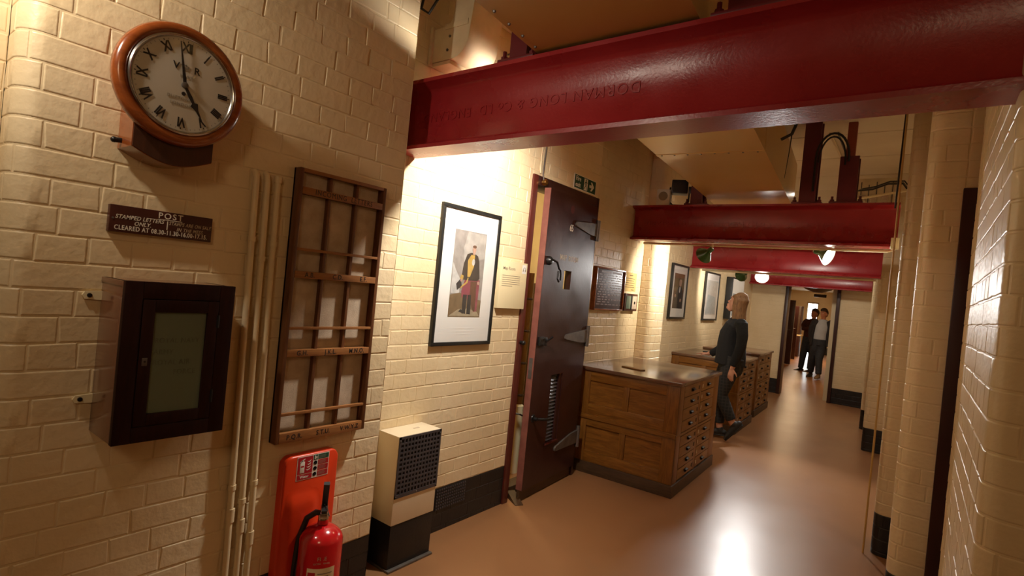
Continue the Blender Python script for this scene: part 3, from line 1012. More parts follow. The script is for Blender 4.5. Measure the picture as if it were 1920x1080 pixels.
text('IN THE MESS.', 0.0165, 'cream_ink', ps, 0.080, -0.0125, Z0, 'CENTER', 'lettering', 0.0004, 0.0002, 0.25, 0, 1.1, 0.8)
text('CLEARED AT 08.30-11.30-16.00-17.15.', 0.0200, 'white', ps, 0.0, -0.0275, Z0, 'CENTER', 'lettering', 0.0004, 0.0003, 0, 0, 1.1, 0.76)
for sx in (-0.140, 0.140):
    MB().ring([(0.0035, 0.021), (0.003, 0.0235), (0.0001, 0.0237)], 10, 2, (sx, 0.0, 0)).obj('screw', 'steel', ps)

# ------------------------------------------------------------ post box
pb = thing('post_box', 'dark wooden wall post box with a grey-green glass panel below the sign', 'post box', wallM(-2.0, 0.726, 0.94))
MB().box(-0.153, -0.138, 0.0, 0.473, 0.0, 0.184, 0.002).obj('side_panel', 'box_side', pb)
MB().box(0.138, 0.153, 0.0, 0.473, 0.0, 0.184, 0.002).obj('side_panel', 'box_side', pb)
MB().box(-0.138, 0.138, 0.0, 0.016, 0.0, 0.184).obj('bottom_panel', 'box', pb)
MB().box(-0.156, 0.156, 0.457, 0.473, 0.0, 0.186, 0.002).obj('top_panel', 'box_side', pb)
MB().box(-0.138, 0.138, 0.016, 0.457, 0.0, 0.012).obj('back_panel', 'box', pb)
MB().box(-0.138, 0.138, 0.012, 0.457, 0.05, 0.058).obj('letter_tray', 'void', pb)
fr = MB()
fr.box(-0.155, -0.108, 0.0, 0.475, 0.180, 0.200, 0.002).box(0.108, 0.155, 0.0, 0.475, 0.180, 0.200, 0.002).box(-0.108, 0.108, 0.425, 0.475, 0.180, 0.200, 0.002).box(-0.108, 0.108, 0.0, 0.047, 0.180, 0.200, 0.002)
fr.obj('front_frame', 'box', pb)
do = MB()
do.box(-0.106, -0.074, 0.049, 0.423, 0.182, 0.203, 0.0015).box(0.074, 0.106, 0.049, 0.423, 0.182, 0.203, 0.0015).box(-0.074, 0.074, 0.386, 0.423, 0.182, 0.203, 0.0015).box(-0.074, 0.074, 0.049, 0.083, 0.182, 0.203, 0.0015)
dob = do.obj('door', 'box', pb)
gp = MB().box(-0.076, 0.076, 0.081, 0.388, 0.189, 0.193).obj('glass_pane', 'green_glass', pb)
gm = paint('faint_dark_lettering', (0.095, 0.115, 0.080), None, 0.4)
M['glass_ink'] = gm
for tx, yy, xx in (('ROYAL NAVY', 0.300, -0.066), ('ARMY', 0.266, -0.066), ('ROYAL AIR', 0.234, -0.066), ('FORCE', 0.203, -0.008)):
    text(tx, 0.0225, 'glass_ink', gp, xx, yy, 0.1933, 'LEFT', 'lettering', 0.0002, 0.0, 0, 0, 1.1, 0.85)
MB().box(-0.098, -0.084, 0.228, 0.252, 0.202, 0.2045, 0.001).obj('keyhole_plate', 'steel', dob)
MB().ring([(0.003, 0.2035), (0.003, 0.2052)], 10, 2, (-0.091, 0.241, 0)).obj('keyhole', 'ink', dob)
for yy in (0.12, 0.36):
    MB().tube([(0.107, yy - 0.02, 0.203), (0.107, yy + 0.02, 0.203)], 0.0045, 8).obj('hinge', 'black_metal', dob)
for yy in (0.10, 0.415):
    s = MB()
    s.prism([(-0.196, yy - 0.011), (-0.150, yy - 0.014), (-0.150, yy + 0.014), (-0.196, yy + 0.011), (-0.202, yy)], 0.0, 0.008)
    s.obj('fixing_lug', 'panel_cream', pb)
    MB().ring([(0.007, 0.008), (0.006, 0.012), (0.0001, 0.0125)], 10, 2, (-0.184, yy, 0)).obj('screw', 'black_metal', pb)

# ------------------------------------------------------------ pipes on the pier
for i, (y0, y1, zt, lab) in enumerate(((1.008, 1.030, 1.835, 'painted conduit nearest the post box, vertical on the pier'), (1.050, 1.072, 1.835, 'middle painted conduit of the three on the pier'), (1.091, 1.113, 1.828, 'painted conduit with a capped end nearest the letter rack'))):
    cp = thing('conduit', lab, 'pipe', Matrix.Translation((-2.0, y1, 0.0)), 'painted conduits on the pier')
    dy = y0 - y1
    top = [(0.016, dy, zt)] if i == 2 else [(0.016, dy, zt - 0.03), (0.010, dy, zt - 0.01), (-0.004, dy, zt)]
    MB().tube([(0.016, 0, 0.0), (0.016, 0, 0.4)] + top, 0.0115, 12).obj('tube', 'cream_plain', cp)
    if i == 2:
        MB().ring([(0.014, zt - 0.02), (0.014, zt + 0.004), (0.011, zt + 0.006), (0.0001, zt + 0.006)], 14, 2, (0.016, dy, 0)).obj('cap', 'cream_plain', cp)
    for zc in ((0.55, 0.50, 0.44)[i] - 0.02,):
        MB().ring([(0.0145, zc), (0.0145, zc + 0.05)], 14, 2, (0.016, 0, 0)).obj('coupler', 'cream_plain', cp)
    for zc in ((1.585, 1.515, 1.575)[i], (0.66, 0.60, 0.66)[i]):
        f = dy * (zc - 0.4) / (zt - 0.4) if zc > 0.4 else 0
        s = MB()
        s.ring([(0.0145, zc - 0.009), (0.0145, zc + 0.009)], 14, 2, (0.016, f, 0))
        sd = -1 if i == 0 else 1
        s.box(0.0, 0.004, f + sd * 0.012 if sd > 0 else f - 0.034, f + 0.022 if sd > 0 else f - 0.012, zc - 0.009, zc + 0.009)
        s.obj('saddle_clip', 'cream_plain', cp)

# ------------------------------------------------------------ incoming letters rack
lr = thing('letter_rack', 'tall brown wooden INCOMING LETTERS rack divided into lettered compartments', 'letter rack', wallM(-2.0, 1.375, 0.80))
W2, HH, DP = 0.212, 1.085, 0.044
MB().box(-W2, W2, 0.0, HH, 0.0, 0.010).obj('back_board', 'board', lr)
for sx in (-1, 1):
    MB().box(min(sx * W2, sx * (W2 - 0.016)), max(sx * W2, sx * (W2 - 0.016)), 0, HH, 0.0, DP, 0.0015).obj('side_stile', 'board', lr)
MB().box(-W2 + 0.016, W2 - 0.016, HH - 0.014, HH, 0, DP, 0.0015).obj('top_rail', 'board_h', lr)
rows = [0.0, 0.342, 0.655, 0.985]
labs = [['P.Q.R.', 'S.T.U.', 'V.W.Y.Z'], ['G.H.', 'J.K.L.', 'M.N.O.'], ['A.B.', 'C.D.', 'E.F.']]
iw = W2 - 0.016
for k, zb in enumerate(rows):
    hgt = 0.040 if k == 0 else 0.028
    rl = MB().box(-iw, iw, zb, zb + hgt, 0.022, DP + 0.001, 0.0015).obj('label_rail', 'board_h', lr)
    if k < 3:
        for q in range(3):
            text(labs[k][q], 0.027, 'ink', rl, -iw * 2 / 3 + q * iw * 2 / 3, zb + hgt / 2, DP + 0.0012, 'CENTER', 'lettering', 0.0003, 0.0004, 0, 0, 1.1, 0.9)
        MB().box(-iw, iw, zb + 0.108, zb + 0.119, 0.030, DP, 0.001).obj('thin_bar', 'board_h', lr)
        MB().box(-iw, iw, zb + 0.001, zb + 0.008, 0.010, 0.030).obj('shelf', 'board_h', lr)
    else:
        text('INCOMING  LETTERS', 0.030, 'ink', rl, 0.0, zb + hgt / 2, DP + 0.0012, 'CENTER', 'lettering', 0.0003, 0.0, 0, 0, 1.2, 0.85)
for q in range(3):
    x0 = -iw + q * 2 * iw / 3
    for k in range(4):
        za = rows[k] + 0.01
        zb = rows[k + 1] if k < 3 else HH - 0.014
        MB().box(x0 + 0.006, x0 + 2 * iw / 3 - 0.006, za, zb, 0.009, 0.0125).obj('cloth_back', 'hessian', lr)
for sx in (-1, 1):
    MB().box(sx * iw / 3 - 0.0065, sx * iw / 3 + 0.0065, 0.02, HH - 0.014, 0.010, 0.034, 0.001).obj('divider', 'board', lr)

# ------------------------------------------------------------ extinguisher and its stand
es = thing('extinguisher_stand', 'orange-red moulded backboard behind the fire extinguisher', 'backboard', wallM(-2.0, 1.342, 0.0))
outl = []
for cx, cyy, a0 in ((0.125 - 0.035, 0.735 - 0.035, 0), (-0.125 + 0.035, 0.735 - 0.035, PI / 2)):
    outl += [(cx + 0.035 * math.cos(a0 + PI / 2 * i / 6), cyy + 0.035 * math.sin(a0 + PI / 2 * i / 6)) for i in range(7)]
outl = [(0.128, 0.0)] + outl + [(-0.128, 0.0)]
s = MB()
n = len(outl)
rings = []
for z_, sc_ in ((0.0, 1.0), (0.030, 1.0), (0.038, 0.985), (0.041, 0.95)):
    rings.append([s.bm.verts.new((p[0] * sc_, 0.36 + (p[1] - 0.36) * (1 - (1 - sc_) * 0.35) if p[1] > 0.01 else p[1], z_)) for p in outl])
for a_, b_ in zip(rings, rings[1:]):
    for i in range(n):
        s.bm.faces.new((a_[i], a_[(i + 1) % n], b_[(i + 1) % n], b_[i]))
s.bm.faces.new(rings[0][::-1])
s.bm.faces.new(rings[-1])
s.obj('moulded_panel', 'orange', es, 45)
# the moulded swelling that the extinguisher nests against
s = MB()
g_ = []
for jj in range(31):
    row = []
    for ii in range(21):
        xx = -0.115 + 0.23 * ii / 20
        yy = 0.03 + 0.58 * jj / 30
        e1 = min(1.0, max(0.0, (0.60 - 0.35 * max(0.0, xx - 0.0) - yy) / 0.07))
        e2 = min(1.0, max(0.0, (0.085 - 0.03 * (yy > 0.45) - xx) / 0.05))
        e3 = min(1.0, max(0.0, (xx + 0.113) / 0.03))
        h_ = 0.016 * (e1 * e1 * (3 - 2 * e1)) * (e2 * e2 * (3 - 2 * e2)) * (e3 * e3 * (3 - 2 * e3))
        row.append(s.bm.verts.new((xx, yy, 0.0405 + h_)))
    g_.append(row)
for jj in range(30):
    for ii in range(20):
        s.bm.faces.new((g_[jj][ii], g_[jj][ii + 1], g_[jj + 1][ii + 1], g_[jj + 1][ii]))
s.obj('moulded_swelling', 'orange', es, 60)
MB().box(-0.12, 0.12, 0.0, 0.025, 0.040, 0.25, 0.006).obj('foot_tray', 'orange', es)
sg = thing('extinguisher_sign', 'small red and green instruction sticker on the orange backboard', 'sign', wallM(-1.959, 1.345, 0.631))
MB().box(-0.074, 0.074, 0.0, 0.098, 0.0, 0.001).obj('sheet', 'sign_white', sg)
MB().box(-0.071, -0.003, 0.026, 0.095, 0.0, 0.0016).obj('red_field', 'sticker_red', sg)
MB().box(-0.071, -0.003, 0.003, 0.023, 0.0, 0.0016).obj('red_field', 'sticker_red', sg)
for k, (y0, y1) in enumerate(((0.075, 0.095), (0.052, 0.072), (0.028, 0.049), (0.004, 0.025))):
    MB().box(0.022, 0.071, y0, y1, 0.0, 0.0016).obj('text_field', 'green' if k == 0 else 'sticker_red', sg)
    if k == 0:
        MB().box(0.0, 0.019, y0, y1, 0.0, 0.0016).obj('text_field', 'green', sg)
        MB().box(0.004, 0.009, y0 + 0.002, y1 - 0.003, 0.001, 0.002).box(0.011, 0.016, y0 + 0.004, y1 - 0.006, 0.001, 0.002).obj('icon', 'sign_white', sg)
    else:
        MB().ring([(0.0085, 0.001), (0.0085, 0.0018), (0.0068, 0.0018), (0.0068, 0.001)], 20, 2, (0.0095, (y0 + y1) / 2, 0)).obj('icon_ring', 'ink', sg)
        MB().prism([(0.005, y0 + 0.005), (0.014, y0 + 0.005), (0.010, y0 + 0.014)], 0.001, 0.0018).obj('icon', 'ink', sg)
    ln = MB()
    for q in range(3):
        ln.box(0.025, 0.056 + 0.004 * (q % 2), y1 - 0.006 - q * 0.005, y1 - 0.0045 - q * 0.005, 0.0015, 0.0019)
    ln.obj('small_print', 'faint_ink', sg)
text('Water', 0.015, 'sign_white', sg, -0.038, 0.013, 0.0018, 'CENTER', 'lettering', 0.0002, 0.0002)
MB().box(-0.060, -0.040, 0.030, 0.076, 0.001, 0.002, 0.0004).box(-0.056, -0.044, 0.077, 0.082, 0.001, 0.002).prism([(-0.062, 0.076), (-0.052, 0.084), (-0.040, 0.088), (-0.040, 0.085), (-0.05, 0.080), (-0.058, 0.072)], 0.001, 0.002).obj('pictogram', 'sign_white', sg)
MB().box(-0.057, -0.043, 0.054, 0.060, 0.0018, 0.0023).obj('pictogram_band', 'sticker_red', sg)
fl_ = MB()
for q in range(4):
    yy = 0.038 + q * 0.011
    fl_.prism([(-0.034 + q * 0.002, yy + 0.004), (-0.026 + q * 0.002, yy - 0.001), (-0.014, yy + 0.003), (-0.011, yy + 0.010), (-0.017, yy + 0.005), (-0.027 + q * 0.002, yy + 0.003)], 0.001, 0.002)
fl_.obj('flame_pictogram', 'sign_white', sg)

fe = thing('fire_extinguisher', 'glossy red fire extinguisher with black hose and lever standing on the floor', 'extinguisher', floorM(-1.845, 1.338, 0.026, math.radians(-35)))
R_ = 0.0835
prof = [(0.055, 0.0), (R_ - 0.006, 0.004), (R_, 0.02), (R_, 0.40)]
for i in range(1, 9):
    a = PI / 2 * i / 8
    prof.append((R_ * math.cos(a) * 0.75 + R_ * 0.25 * (1 - i / 8), 0.40 + 0.055 * math.sin(a)))
prof[-1] = (0.022, 0.458)
cyl = MB().ring(prof + [(0.020, 0.475)], 40).obj('cylinder', 'ext_red', fe)
# label on the front (local +x -y quadrant)
s = MB()
for a0, a1, z0, z1 in ((-0.55, 0.75, 0.10, 0.315),):
    rows_ = []
    for z_ in (z0, z1):
        rows_.append([s.bm.verts.new(((R_ + 0.0006) * math.cos(a0 + (a1 - a0) * i / 16), (R_ + 0.0006) * math.sin(a0 + (a1 - a0) * i / 16), z_)) for i in range(17)])
    for i in range(16):
        s.bm.faces.new((rows_[0][i], rows_[0][i + 1], rows_[1][i + 1], rows_[1][i]))
s.obj('label', 'panel_cream', fe)


def curved(parent, m, name, a0, a1, z0, z1, rr):
    s = MB()
    rows_ = [[s.bm.verts.new((rr * math.cos(a0 + (a1 - a0) * i / 6), rr * math.sin(a0 + (a1 - a0) * i / 6), z_)) for i in range(7)] for z_ in (z0, z1)]
    for i in range(6):
        s.bm.faces.new((rows_[0][i], rows_[0][i + 1], rows_[1][i + 1], rows_[1][i]))
    return s.obj(name, m, parent)


for q in range(4):
    curved(fe, 'sticker_red', 'label_icon', -0.50, -0.15, 0.270 - q * 0.045, 0.300 - q * 0.045, R_ + 0.0010)
    curved(fe, 'faint_ink', 'label_print', -0.05, 0.62, 0.292 - q * 0.045, 0.296 - q * 0.045, R_ + 0.0010)
    curved(fe, 'faint_ink', 'label_print', -0.05, 0.45, 0.281 - q * 0.045, 0.285 - q * 0.045, R_ + 0.0010)
for tx_, sz_, zz_ in (('FIRE', 0.020, 0.352), ('EXTINGUISHER', 0.009, 0.334)):
    o = text(tx_, sz_, 'cream_ink', fe, 0, 0, 0, 'CENTER', 'lettering', 0.0002)
    o.matrix_local = Matrix.Rotation(0.1, 4, 'Z') @ Matrix(((0, 0, 1, R_ - 0.0005), (1, 0, 0, 0), (0, 1, 0, zz_), (0, 0, 0, 1)))
MB().ring([(0.020, 0.470), (0.020, 0.492), (0.014, 0.500), (0.014, 0.530)], 16).obj('valve_neck', 'chrome', fe)
MB().box(-0.012, 0.030, -0.014, 0.014, 0.485, 0.507, 0.004).obj('valve_outlet', 'chrome', fe)
lv = MB()
lv.prism([(-0.012, 0.525), (0.018, 0.525), (0.050, 0.585), (0.088, 0.645), (0.074, 0.652), (0.035, 0.598), (-0.012, 0.555)], -0.011, 0.011, 'y')
lv.obj('squeeze_lever', 'rubber', fe)
MB().prism([(0.012, 0.524), (0.085, 0.530), (0.088, 0.542), (0.012, 0.538)], -0.010, 0.010, 'y').obj('carry_handle', 'rubber', fe)
rg = [(-0.035 + 0.016 * math.cos(2 * PI * i / 16), -0.004 + 0.004 * math.sin(2 * PI * i / 16), 0.548 + 0.016 * math.sin(2 * PI * i / 16)) for i in range(17)]
MB().tube(rg, 0.0016, 6).obj('pin_ring', 'chrome', fe)
MB().tube([(-0.02, 0, 0.545), (0.03, 0.0, 0.545)], 0.002, 6).obj('safety_pin', 'chrome', fe)
MB().tube([(0.03, 0, 0.540), (0.07, 0.01, 0.548), (0.11, 0.02, 0.532)], 0.0015, 5).obj('pull_tag', 'rubber', fe)
MB().tube([(0.004, -0.006, 0.500), (-0.010, -0.030, 0.497), (-0.035, -0.062, 0.465), (-0.052, -0.086, 0.38), (-0.055, -0.098, 0.25), (-0.05, -0.098, 0.08)], [0.010, 0.012, 0.012, 0.012, 0.012, 0.013], 12).obj('hose', 'rubber', fe)

# ------------------------------------------------------------ heater
ht = thing('wall_heater', 'cream metal heater box with a dark grille and black lower half at the pier corner', 'heater', wallM(-2.2, 2.035, 0.0))
MB().box(-0.150, 0.150, 0.235, 0.690, 0.002, 0.158, 0.004).obj('casing', 'heater', ht)
MB().box(-0.148, 0.148, 0.0, 0.235, 0.002, 0.155, 0.003).obj('plinth', 'black', ht)
MB().box(-0.155, 0.155, 0.0, 0.012, 0.002, 0.175, 0.003).obj('floor_flange', 'steel', ht)
GX0, GX1, GZ0, GZ1 = -0.148, 0.150, 0.374, 0.688
g = MB()
g.box(GX0, GX1, GZ0, GZ0 + 0.018, 0.158, 0.163).box(GX0, GX1, GZ1 - 0.012, GZ1, 0.158, 0.163).box(GX0, GX0 + 0.012, GZ0, GZ1, 0.158, 0.163).box(GX1 - 0.012, GX1, GZ0, GZ1, 0.158, 0.163)
g.obj('grille_frame', 'grille', ht)
MB().box(GX0 + 0.005, GX1 - 0.005, GZ0 + 0.005, GZ1 - 0.005, 0.1575, 0.1585).obj('grille_void', 'void', ht)
nx_, nz_ = 12, 12
for i in range(1, nx_):
    xx = GX0 + 0.012 + (GX1 - GX0 - 0.024) * i / nx_
    MB().box(xx - 0.0045, xx + 0.0045, GZ0 + 0.018, GZ1 - 0.012, 0.1585, 0.1625).obj('grille_bar', 'grille', ht)
for i in range(1, nz_):
    zz = GZ0 + 0.018 + (GZ1 - GZ0 - 0.030) * i / nz_
    MB().box(GX0 + 0.012, GX1 - 0.012, zz - 0.0045, zz + 0.0045, 0.1585, 0.1622).obj('grille_bar', 'grille', ht)
for x_, z_ in ((GX0 + 0.007, GZ1 - 0.02), (GX1 - 0.006, GZ1 - 0.02), (0.0, GZ1 - 0.006), (GX0 + 0.007, GZ0 + 0.01), (GX1 - 0.006, GZ0 + 0.01), (0.0, GZ0 + 0.009)):
    MB().ring([(0.005, 0.162), (0.004, 0.165), (0.0001, 0.1652)], 10, 2, (x_, z_, 0)).obj('screw', 'steel', ht)
MB().box(0.02, 0.06, 0.6895, 0.691, 0.07, 0.085).obj('top_label', 'hessian', ht)

# air vent in the skirting
vt = thing('air_vent', 'black perforated air vent in the skirting between heater and door', 'vent', wallM(-2.2, 2.49, 0.13))
v = MB()
v.box(-0.132, 0.132, 0.0, 0.134, 0.0, 0.004, 0.001)
v.obj('plate', 'black', vt)
st = MB()
for i in range(14):
    for j in range(7):
        xx = -0.122 + i * 0.0188
        zz = 0.010 + j * 0.0185
        st.box(xx - 0.0055, xx + 0.0055, zz - 0.005, zz + 0.005, 0.004, 0.0085, 0.0012)
o = st.obj('raised_mesh', 'grille', vt)
o['kind'] = 'stuff'

# ------------------------------------------------------------ framed portrait of an officer (plain stand-in figure)
PICT = {}
for k, c in {'pic_grey': (0.34, 0.30, 0.27), 'pic_grey2': (0.46, 0.42, 0.38), 'pic_ground': (0.20, 0.13, 0.065), 'pic_sand': (0.42, 0.34, 0.22), 'pic_black': (0.045, 0.032, 0.025), 'pic_crimson': (0.30, 0.055, 0.085), 'pic_gold': (0.55, 0.35, 0.08), 'pic_skin': (0.55, 0.33, 0.24), 'pic_brown': (0.13, 0.055, 0.03), 'pic_dark': (0.02, 0.018, 0.022), 'pic_pale': (0.6, 0.58, 0.55), 'pic_blue': (0.35, 0.42, 0.46)}.items():
    M[k] = paint('print_' + k[4:], c, tuple(x * 0.75 for x in c), 0.6, scale=25)


def framed(name, label, cat, Mx, w, h, fw, pw, ph, pz, figure, depth=0.022, grp=None, glassy=True):
    t = thing(name, label, cat, Mx, grp)
    for a in ((-w / 2, w / 2, h - fw, h), (-w / 2, w / 2, 0, fw), (-w / 2, -w / 2 + fw, fw, h - fw), (w / 2 - fw, w / 2, fw, h - fw)):
        MB().box(*a, 0.0, depth, 0.0015).obj('frame_bar', 'frame_black', t)
    MB().box(-w / 2 + fw * 0.5, w / 2 - fw * 0.5, fw * 0.5, h - fw * 0.5, 0.0, depth * 0.55).obj('mount', 'mat_white', t)
    z = depth * 0.55
    pr = MB().box(-pw / 2, pw / 2, pz, pz + ph, z, z + 0.0006).obj('print', figure[0], t)
    for i, (m, pts) in enumerate(figure[1]):
        MB().prism([(-pw / 2 + px * pw, pz + py * ph) for px, py in pts], z + 0.0004, z + 0.0008 + 0.0002 * (i + 1)).obj('painted_area', m, pr)
    if glassy:
        MB().box(-w / 2 + fw * 0.6, w / 2 - fw * 0.6, fw * 0.6, h - fw * 0.6, depth * 0.8, depth * 0.8 + 0.001).obj('glass_pane', 'glass', t)
    return t


def oval(cx, cy_, rx, ry, n=14):
    return [(cx + rx * math.cos(2 * PI * i / n), cy_ + ry * math.sin(2 * PI * i / n)) for i in range(n)]


officer = ('pic_grey', [
    ('pic_grey2', [(0.35, 0.62), (0.98, 0.70), (0.98, 0.99), (0.40, 0.99), (0.30, 0.80)]),
    ('pic_pale', [(0.02, 0.27), (0.28, 0.27), (0.26, 0.44), (0.10, 0.55), (0.02, 0.62)]),
    ('pic_ground', [(0.0, 0.0), (1.0, 0.0), (1.0, 0.20), (0.6, 0.23), (0.3, 0.28), (0.0, 0.25)]),
    ('pic_sand', [(0.02, 0.01), (0.98, 0.01), (0.9, 0.06), (0.6, 0.10), (0.3, 0.09)]),
    ('pic_crimson', [(0.36, 0.23), (0.62, 0.20), (0.78, 0.06), (0.88, 0.07), (0.90, 0.44), (0.44, 0.47), (0.34, 0.30)]),
    ('pic_brown', [(0.62, 0.20), (0.76, 0.07), (0.82, 0.07), (0.80, 0.42), (0.60, 0.42)]),
    ('pic_dark', [(0.41, 0.04), (0.52, 0.04), (0.53, 0.26), (0.40, 0.26)]),
    ('pic_dark', [(0.56, 0.035), (0.68, 0.03), (0.66, 0.26), (0.55, 0.26)]),
    ('pic_dark', [(0.30, 0.06), (0.52, 0.035), (0.52, 0.07), (0.36, 0.09)]),
    ('pic_black', [(0.30, 0.44), (0.44, 0.43), (0.80, 0.43), (0.88, 0.46), (0.82, 0.66), (0.76, 0.725), (0.62, 0.755), (0.54, 0.755), (0.42, 0.73), (0.34, 0.62)]),
    ('pic_gold', [(0.48, 0.47), (0.56, 0.47), (0.66, 0.60), (0.66, 0.73), (0.54, 0.73), (0.45, 0.66)]),
    ('pic_pale', oval(0.63, 0.645, 0.05, 0.04, 10)),
    ('pic_gold', [(0.26, 0.44), (0.35, 0.43), (0.36, 0.48), (0.29, 0.49)]),
    ('pic_dark', [(0.16, 0.38), (0.28, 0.44), (0.33, 0.36), (0.20, 0.31)]),
    ('pic_gold', [(0.30, 0.33), (0.50, 0.40), (0.52, 0.46), (0.49, 0.46), (0.46, 0.41), (0.30, 0.35)]),
    ('pic_skin', oval(0.85, 0.405, 0.03, 0.022, 10)),
    ('pic_skin', oval(0.30, 0.425, 0.035, 0.018, 10)),
    ('pic_skin', [(0.59, 0.735), (0.66, 0.735), (0.66, 0.78), (0.59, 0.78)]),
    ('pic_skin', oval(0.625, 0.795, 0.052, 0.042)),
    ('pic_brown', oval(0.628, 0.828, 0.055, 0.018)),
])
pf = framed('framed_portrait', 'tall black-framed print of a standing officer under the bright lamp', 'picture', wallM(-2.2, 2.4415, 1.12), 0.526, 0.818, 0.021, 0.282, 0.514, 0.170, officer)
s = MB()
for k in range(3):
    s.box(-0.09 + k * 0.012, 0.09 - k * 0.012, 0.098 - k * 0.018, 0.103 - k * 0.018, 0.0118, 0.0126)
s.obj('caption_lines', 'mat_white', pf)

# map room panel
ip = thing('information_panel', 'pale cream Map Room information panel between portrait and door', 'panel', wallM(-2.2, 2.878, 1.352))
MB().box(-0.142, 0.142, 0.0, 0.310, 0.0, 0.030, 0.0015).obj('board', 'panel_cream', ip)
text('Map Room', 0.030, 'faint_ink', ip, -0.125, 0.262, 0.0304, 'LEFT', 'lettering', 0.0003, 0.0002)
s = MB()
for k in range(6):
    s.box(-0.125, 0.070 if k < 5 else -0.01, 0.214 - k * 0.0135, 0.217 - k * 0.0135, 0.0300, 0.0305)
s.obj('small_print', 'faint_ink', ip)
MB().box(0.085, 0.130, 0.238, 0.298, 0.0300, 0.0306).obj('audio_badge', 'mat_white', ip)
hp = [(0.1075 + 0.013 * math.cos(PI * i / 10), 0.268 + 0.013 * math.sin(PI * i / 10), 0.031) for i in range(11)]
MB().tube(hp, 0.0014, 6).box(0.091, 0.099, 0.254, 0.268, 0.0304, 0.032).box(0.116, 0.124, 0.254, 0.268, 0.0304, 0.032).obj('headphone_icon', 'faint_ink', ip)

# cables dropping to the door frame
tag(MB().tube([(-2.19, 3.10, 2.93), (-2.19, 3.10, 2.55), (-2.19, 3.085, 2.42), (-2.188, 3.09, 2.30)], 0.005).obj('cable', 'cream_plain'), 'cream cable dropping down the wall to the corner of the door frame', 'cable')
tag(MB().tube([(-2.19, 3.15, 2.93), (-2.19, 3.145, 2.6), (-2.188, 3.13, 2.44), (-2.186, 3.12, 2.30), (-2.17, 3.115, 2.25)], 0.0055).obj('cable', 'steel'), 'grey cable beside the cream one above the door frame', 'cable')

# ------------------------------------------------------------ map room door
d1 = thing('door_1', 'dark brown map room door standing ajar in its red-brown frame', 'door', wallM(-2.2, 3.02, 0.0), None, 'structure')
MB().box(0.0, 0.058, 0.0, 2.285, -0.16, 0.012, 0.004).obj('frame_post', 'frame_red', d1)
MB().box(0.912, 0.945, 0.0, 2.285, -0.16, 0.012, 0.004).obj('frame_post', 'door', d1)
MB().box(0.058, 0.912, 2.218, 2.285, -0.16, 0.010, 0.003).obj('frame_head', 'door', d1)
MB().box(0.058, 0.912, 0.0, 0.06, -0.16, -0.06, 0.003).obj('threshold', 'oak_dark', d1)
MB().ring([(0.016, 0.0), (0.022, 0.006), (0.022, 0.03), (0.016, 0.036), (0.0001, 0.037)], 16, 2, (0.11, 2.245, 0.01)).obj('brass_bell_push', 'brass', d1)
MB().tube([(0.03, 1.12, 0.012), (0.03, 1.12, 0.028)], 0.013, 10).ball((0.03, 1.12, 0.036), 0.017, 10).obj('frame_knob', 'black_metal', d1)
MB().tube([(0.05, 0.62, -0.02), (0.075, 0.62, 0.03), (0.11, 0.605, 0.03)], 0.006, 8).obj('stay_hook', 'black_metal', d1)
# leaf: hinge side at u = .93, swung a few degrees into the corridor; leaf frame has x=0 at the hinge
sw = math.radians(4.3)
leafM = Matrix.Translation((0.93, 0.0, -0.032)) @ Matrix.Rotation(sw, 4, 'Y')
T = 0.052
HW = 0.405
outer_pts = None
lf = MB()
LX0 = -0.815
# leaf as pieces round two openings (viewing slot and louvre)
wx0, wx1, wz0, wz1 = -0.50, -0.385, 1.515, 1.655
lx0, lx1, lz0, lz1 = -0.552, -0.362, 0.365, 0.875
zs = [0.085, lz0, lz1, wz0, wz1, 2.208]
lf.box(LX0, lx0, zs[0], zs[5], 0, T)
lf.box(lx1, -0.022, zs[0], zs[5], 0, T)
lf.box(lx0, lx1, zs[0], lz0, 0, T)
lf.box(lx0, lx1, lz1, wz0, 0, T)
lf.box(lx0, wx0, wz0, wz1, 0, T)
lf.box(wx1, lx1, wz0, wz1, 0, T)
lf.box(lx0, lx1, wz1, zs[5], 0, T)
leaf = lf.obj('leaf', 'door', d1)
leaf.matrix_local = leafM
MB().box(LX0 - 0.003, LX0 + 0.0005, 0.085, 2.208, 0.002, T - 0.001).obj('worn_edge', 'edge_red', leaf)
MB().box(LX0 - 0.005, LX0 - 0.0025, 0.87, 1.015, 0.012, 0.040).obj('lock_plate', 'steel', leaf)
MB().box(LX0, -0.03, 0.004, 0.085, 0.010, 0.030).obj('bottom_strip', 'oak_dark', leaf)
MB().box(wx0, wx1, wz0, wz1, 0.010, 0.014).obj('slot_glass', 'glass', leaf)
for k in range(19):
    zz = lz0 + 0.018 + k * (lz1 - lz0 - 0.03) / 18
    o = MB().box(lx0 + 0.022, lx1 - 0.040, -0.013, 0.013, -0.0018, 0.0018).obj('slat', 'grille', leaf)
    o.matrix_local = Matrix.Translation((0, zz, 0.026)) @ Matrix.Rotation(math.radians(-35), 4, 'X')
MB().box(lx0, lx1, lz0, lz1, 0.002, 0.005).obj('louver_back', 'void', leaf)
MB().box(lx0, lx0 + 0.022, lz0, lz1, 0.004, 0.046).box(lx1 - 0.040, lx1, lz0, lz1, 0.004, 0.046).obj('louver_cheek', 'door', leaf)
MB().box(lx0 - 0.005, lx1 + 0.005, lz0 - 0.012, lz0 + 0.003, T - 0.004, T + 0.010, 0.002).obj('louver_sill', 'frame_red', leaf)
text('65', 0.070, 'white', leaf, -0.452, 1.975, T + 0.0004, 'CENTER', 'lettering', 0.0004, 0.0012, 0, 0, 1.0, 0.85)
text('MAP  ROOM', 0.058, 'cream_ink', leaf, -0.44, 1.745, T + 0.0004, 'CENTER', 'lettering', 0.0004, 0.0004, 0, 0, 1.05, 0.9)
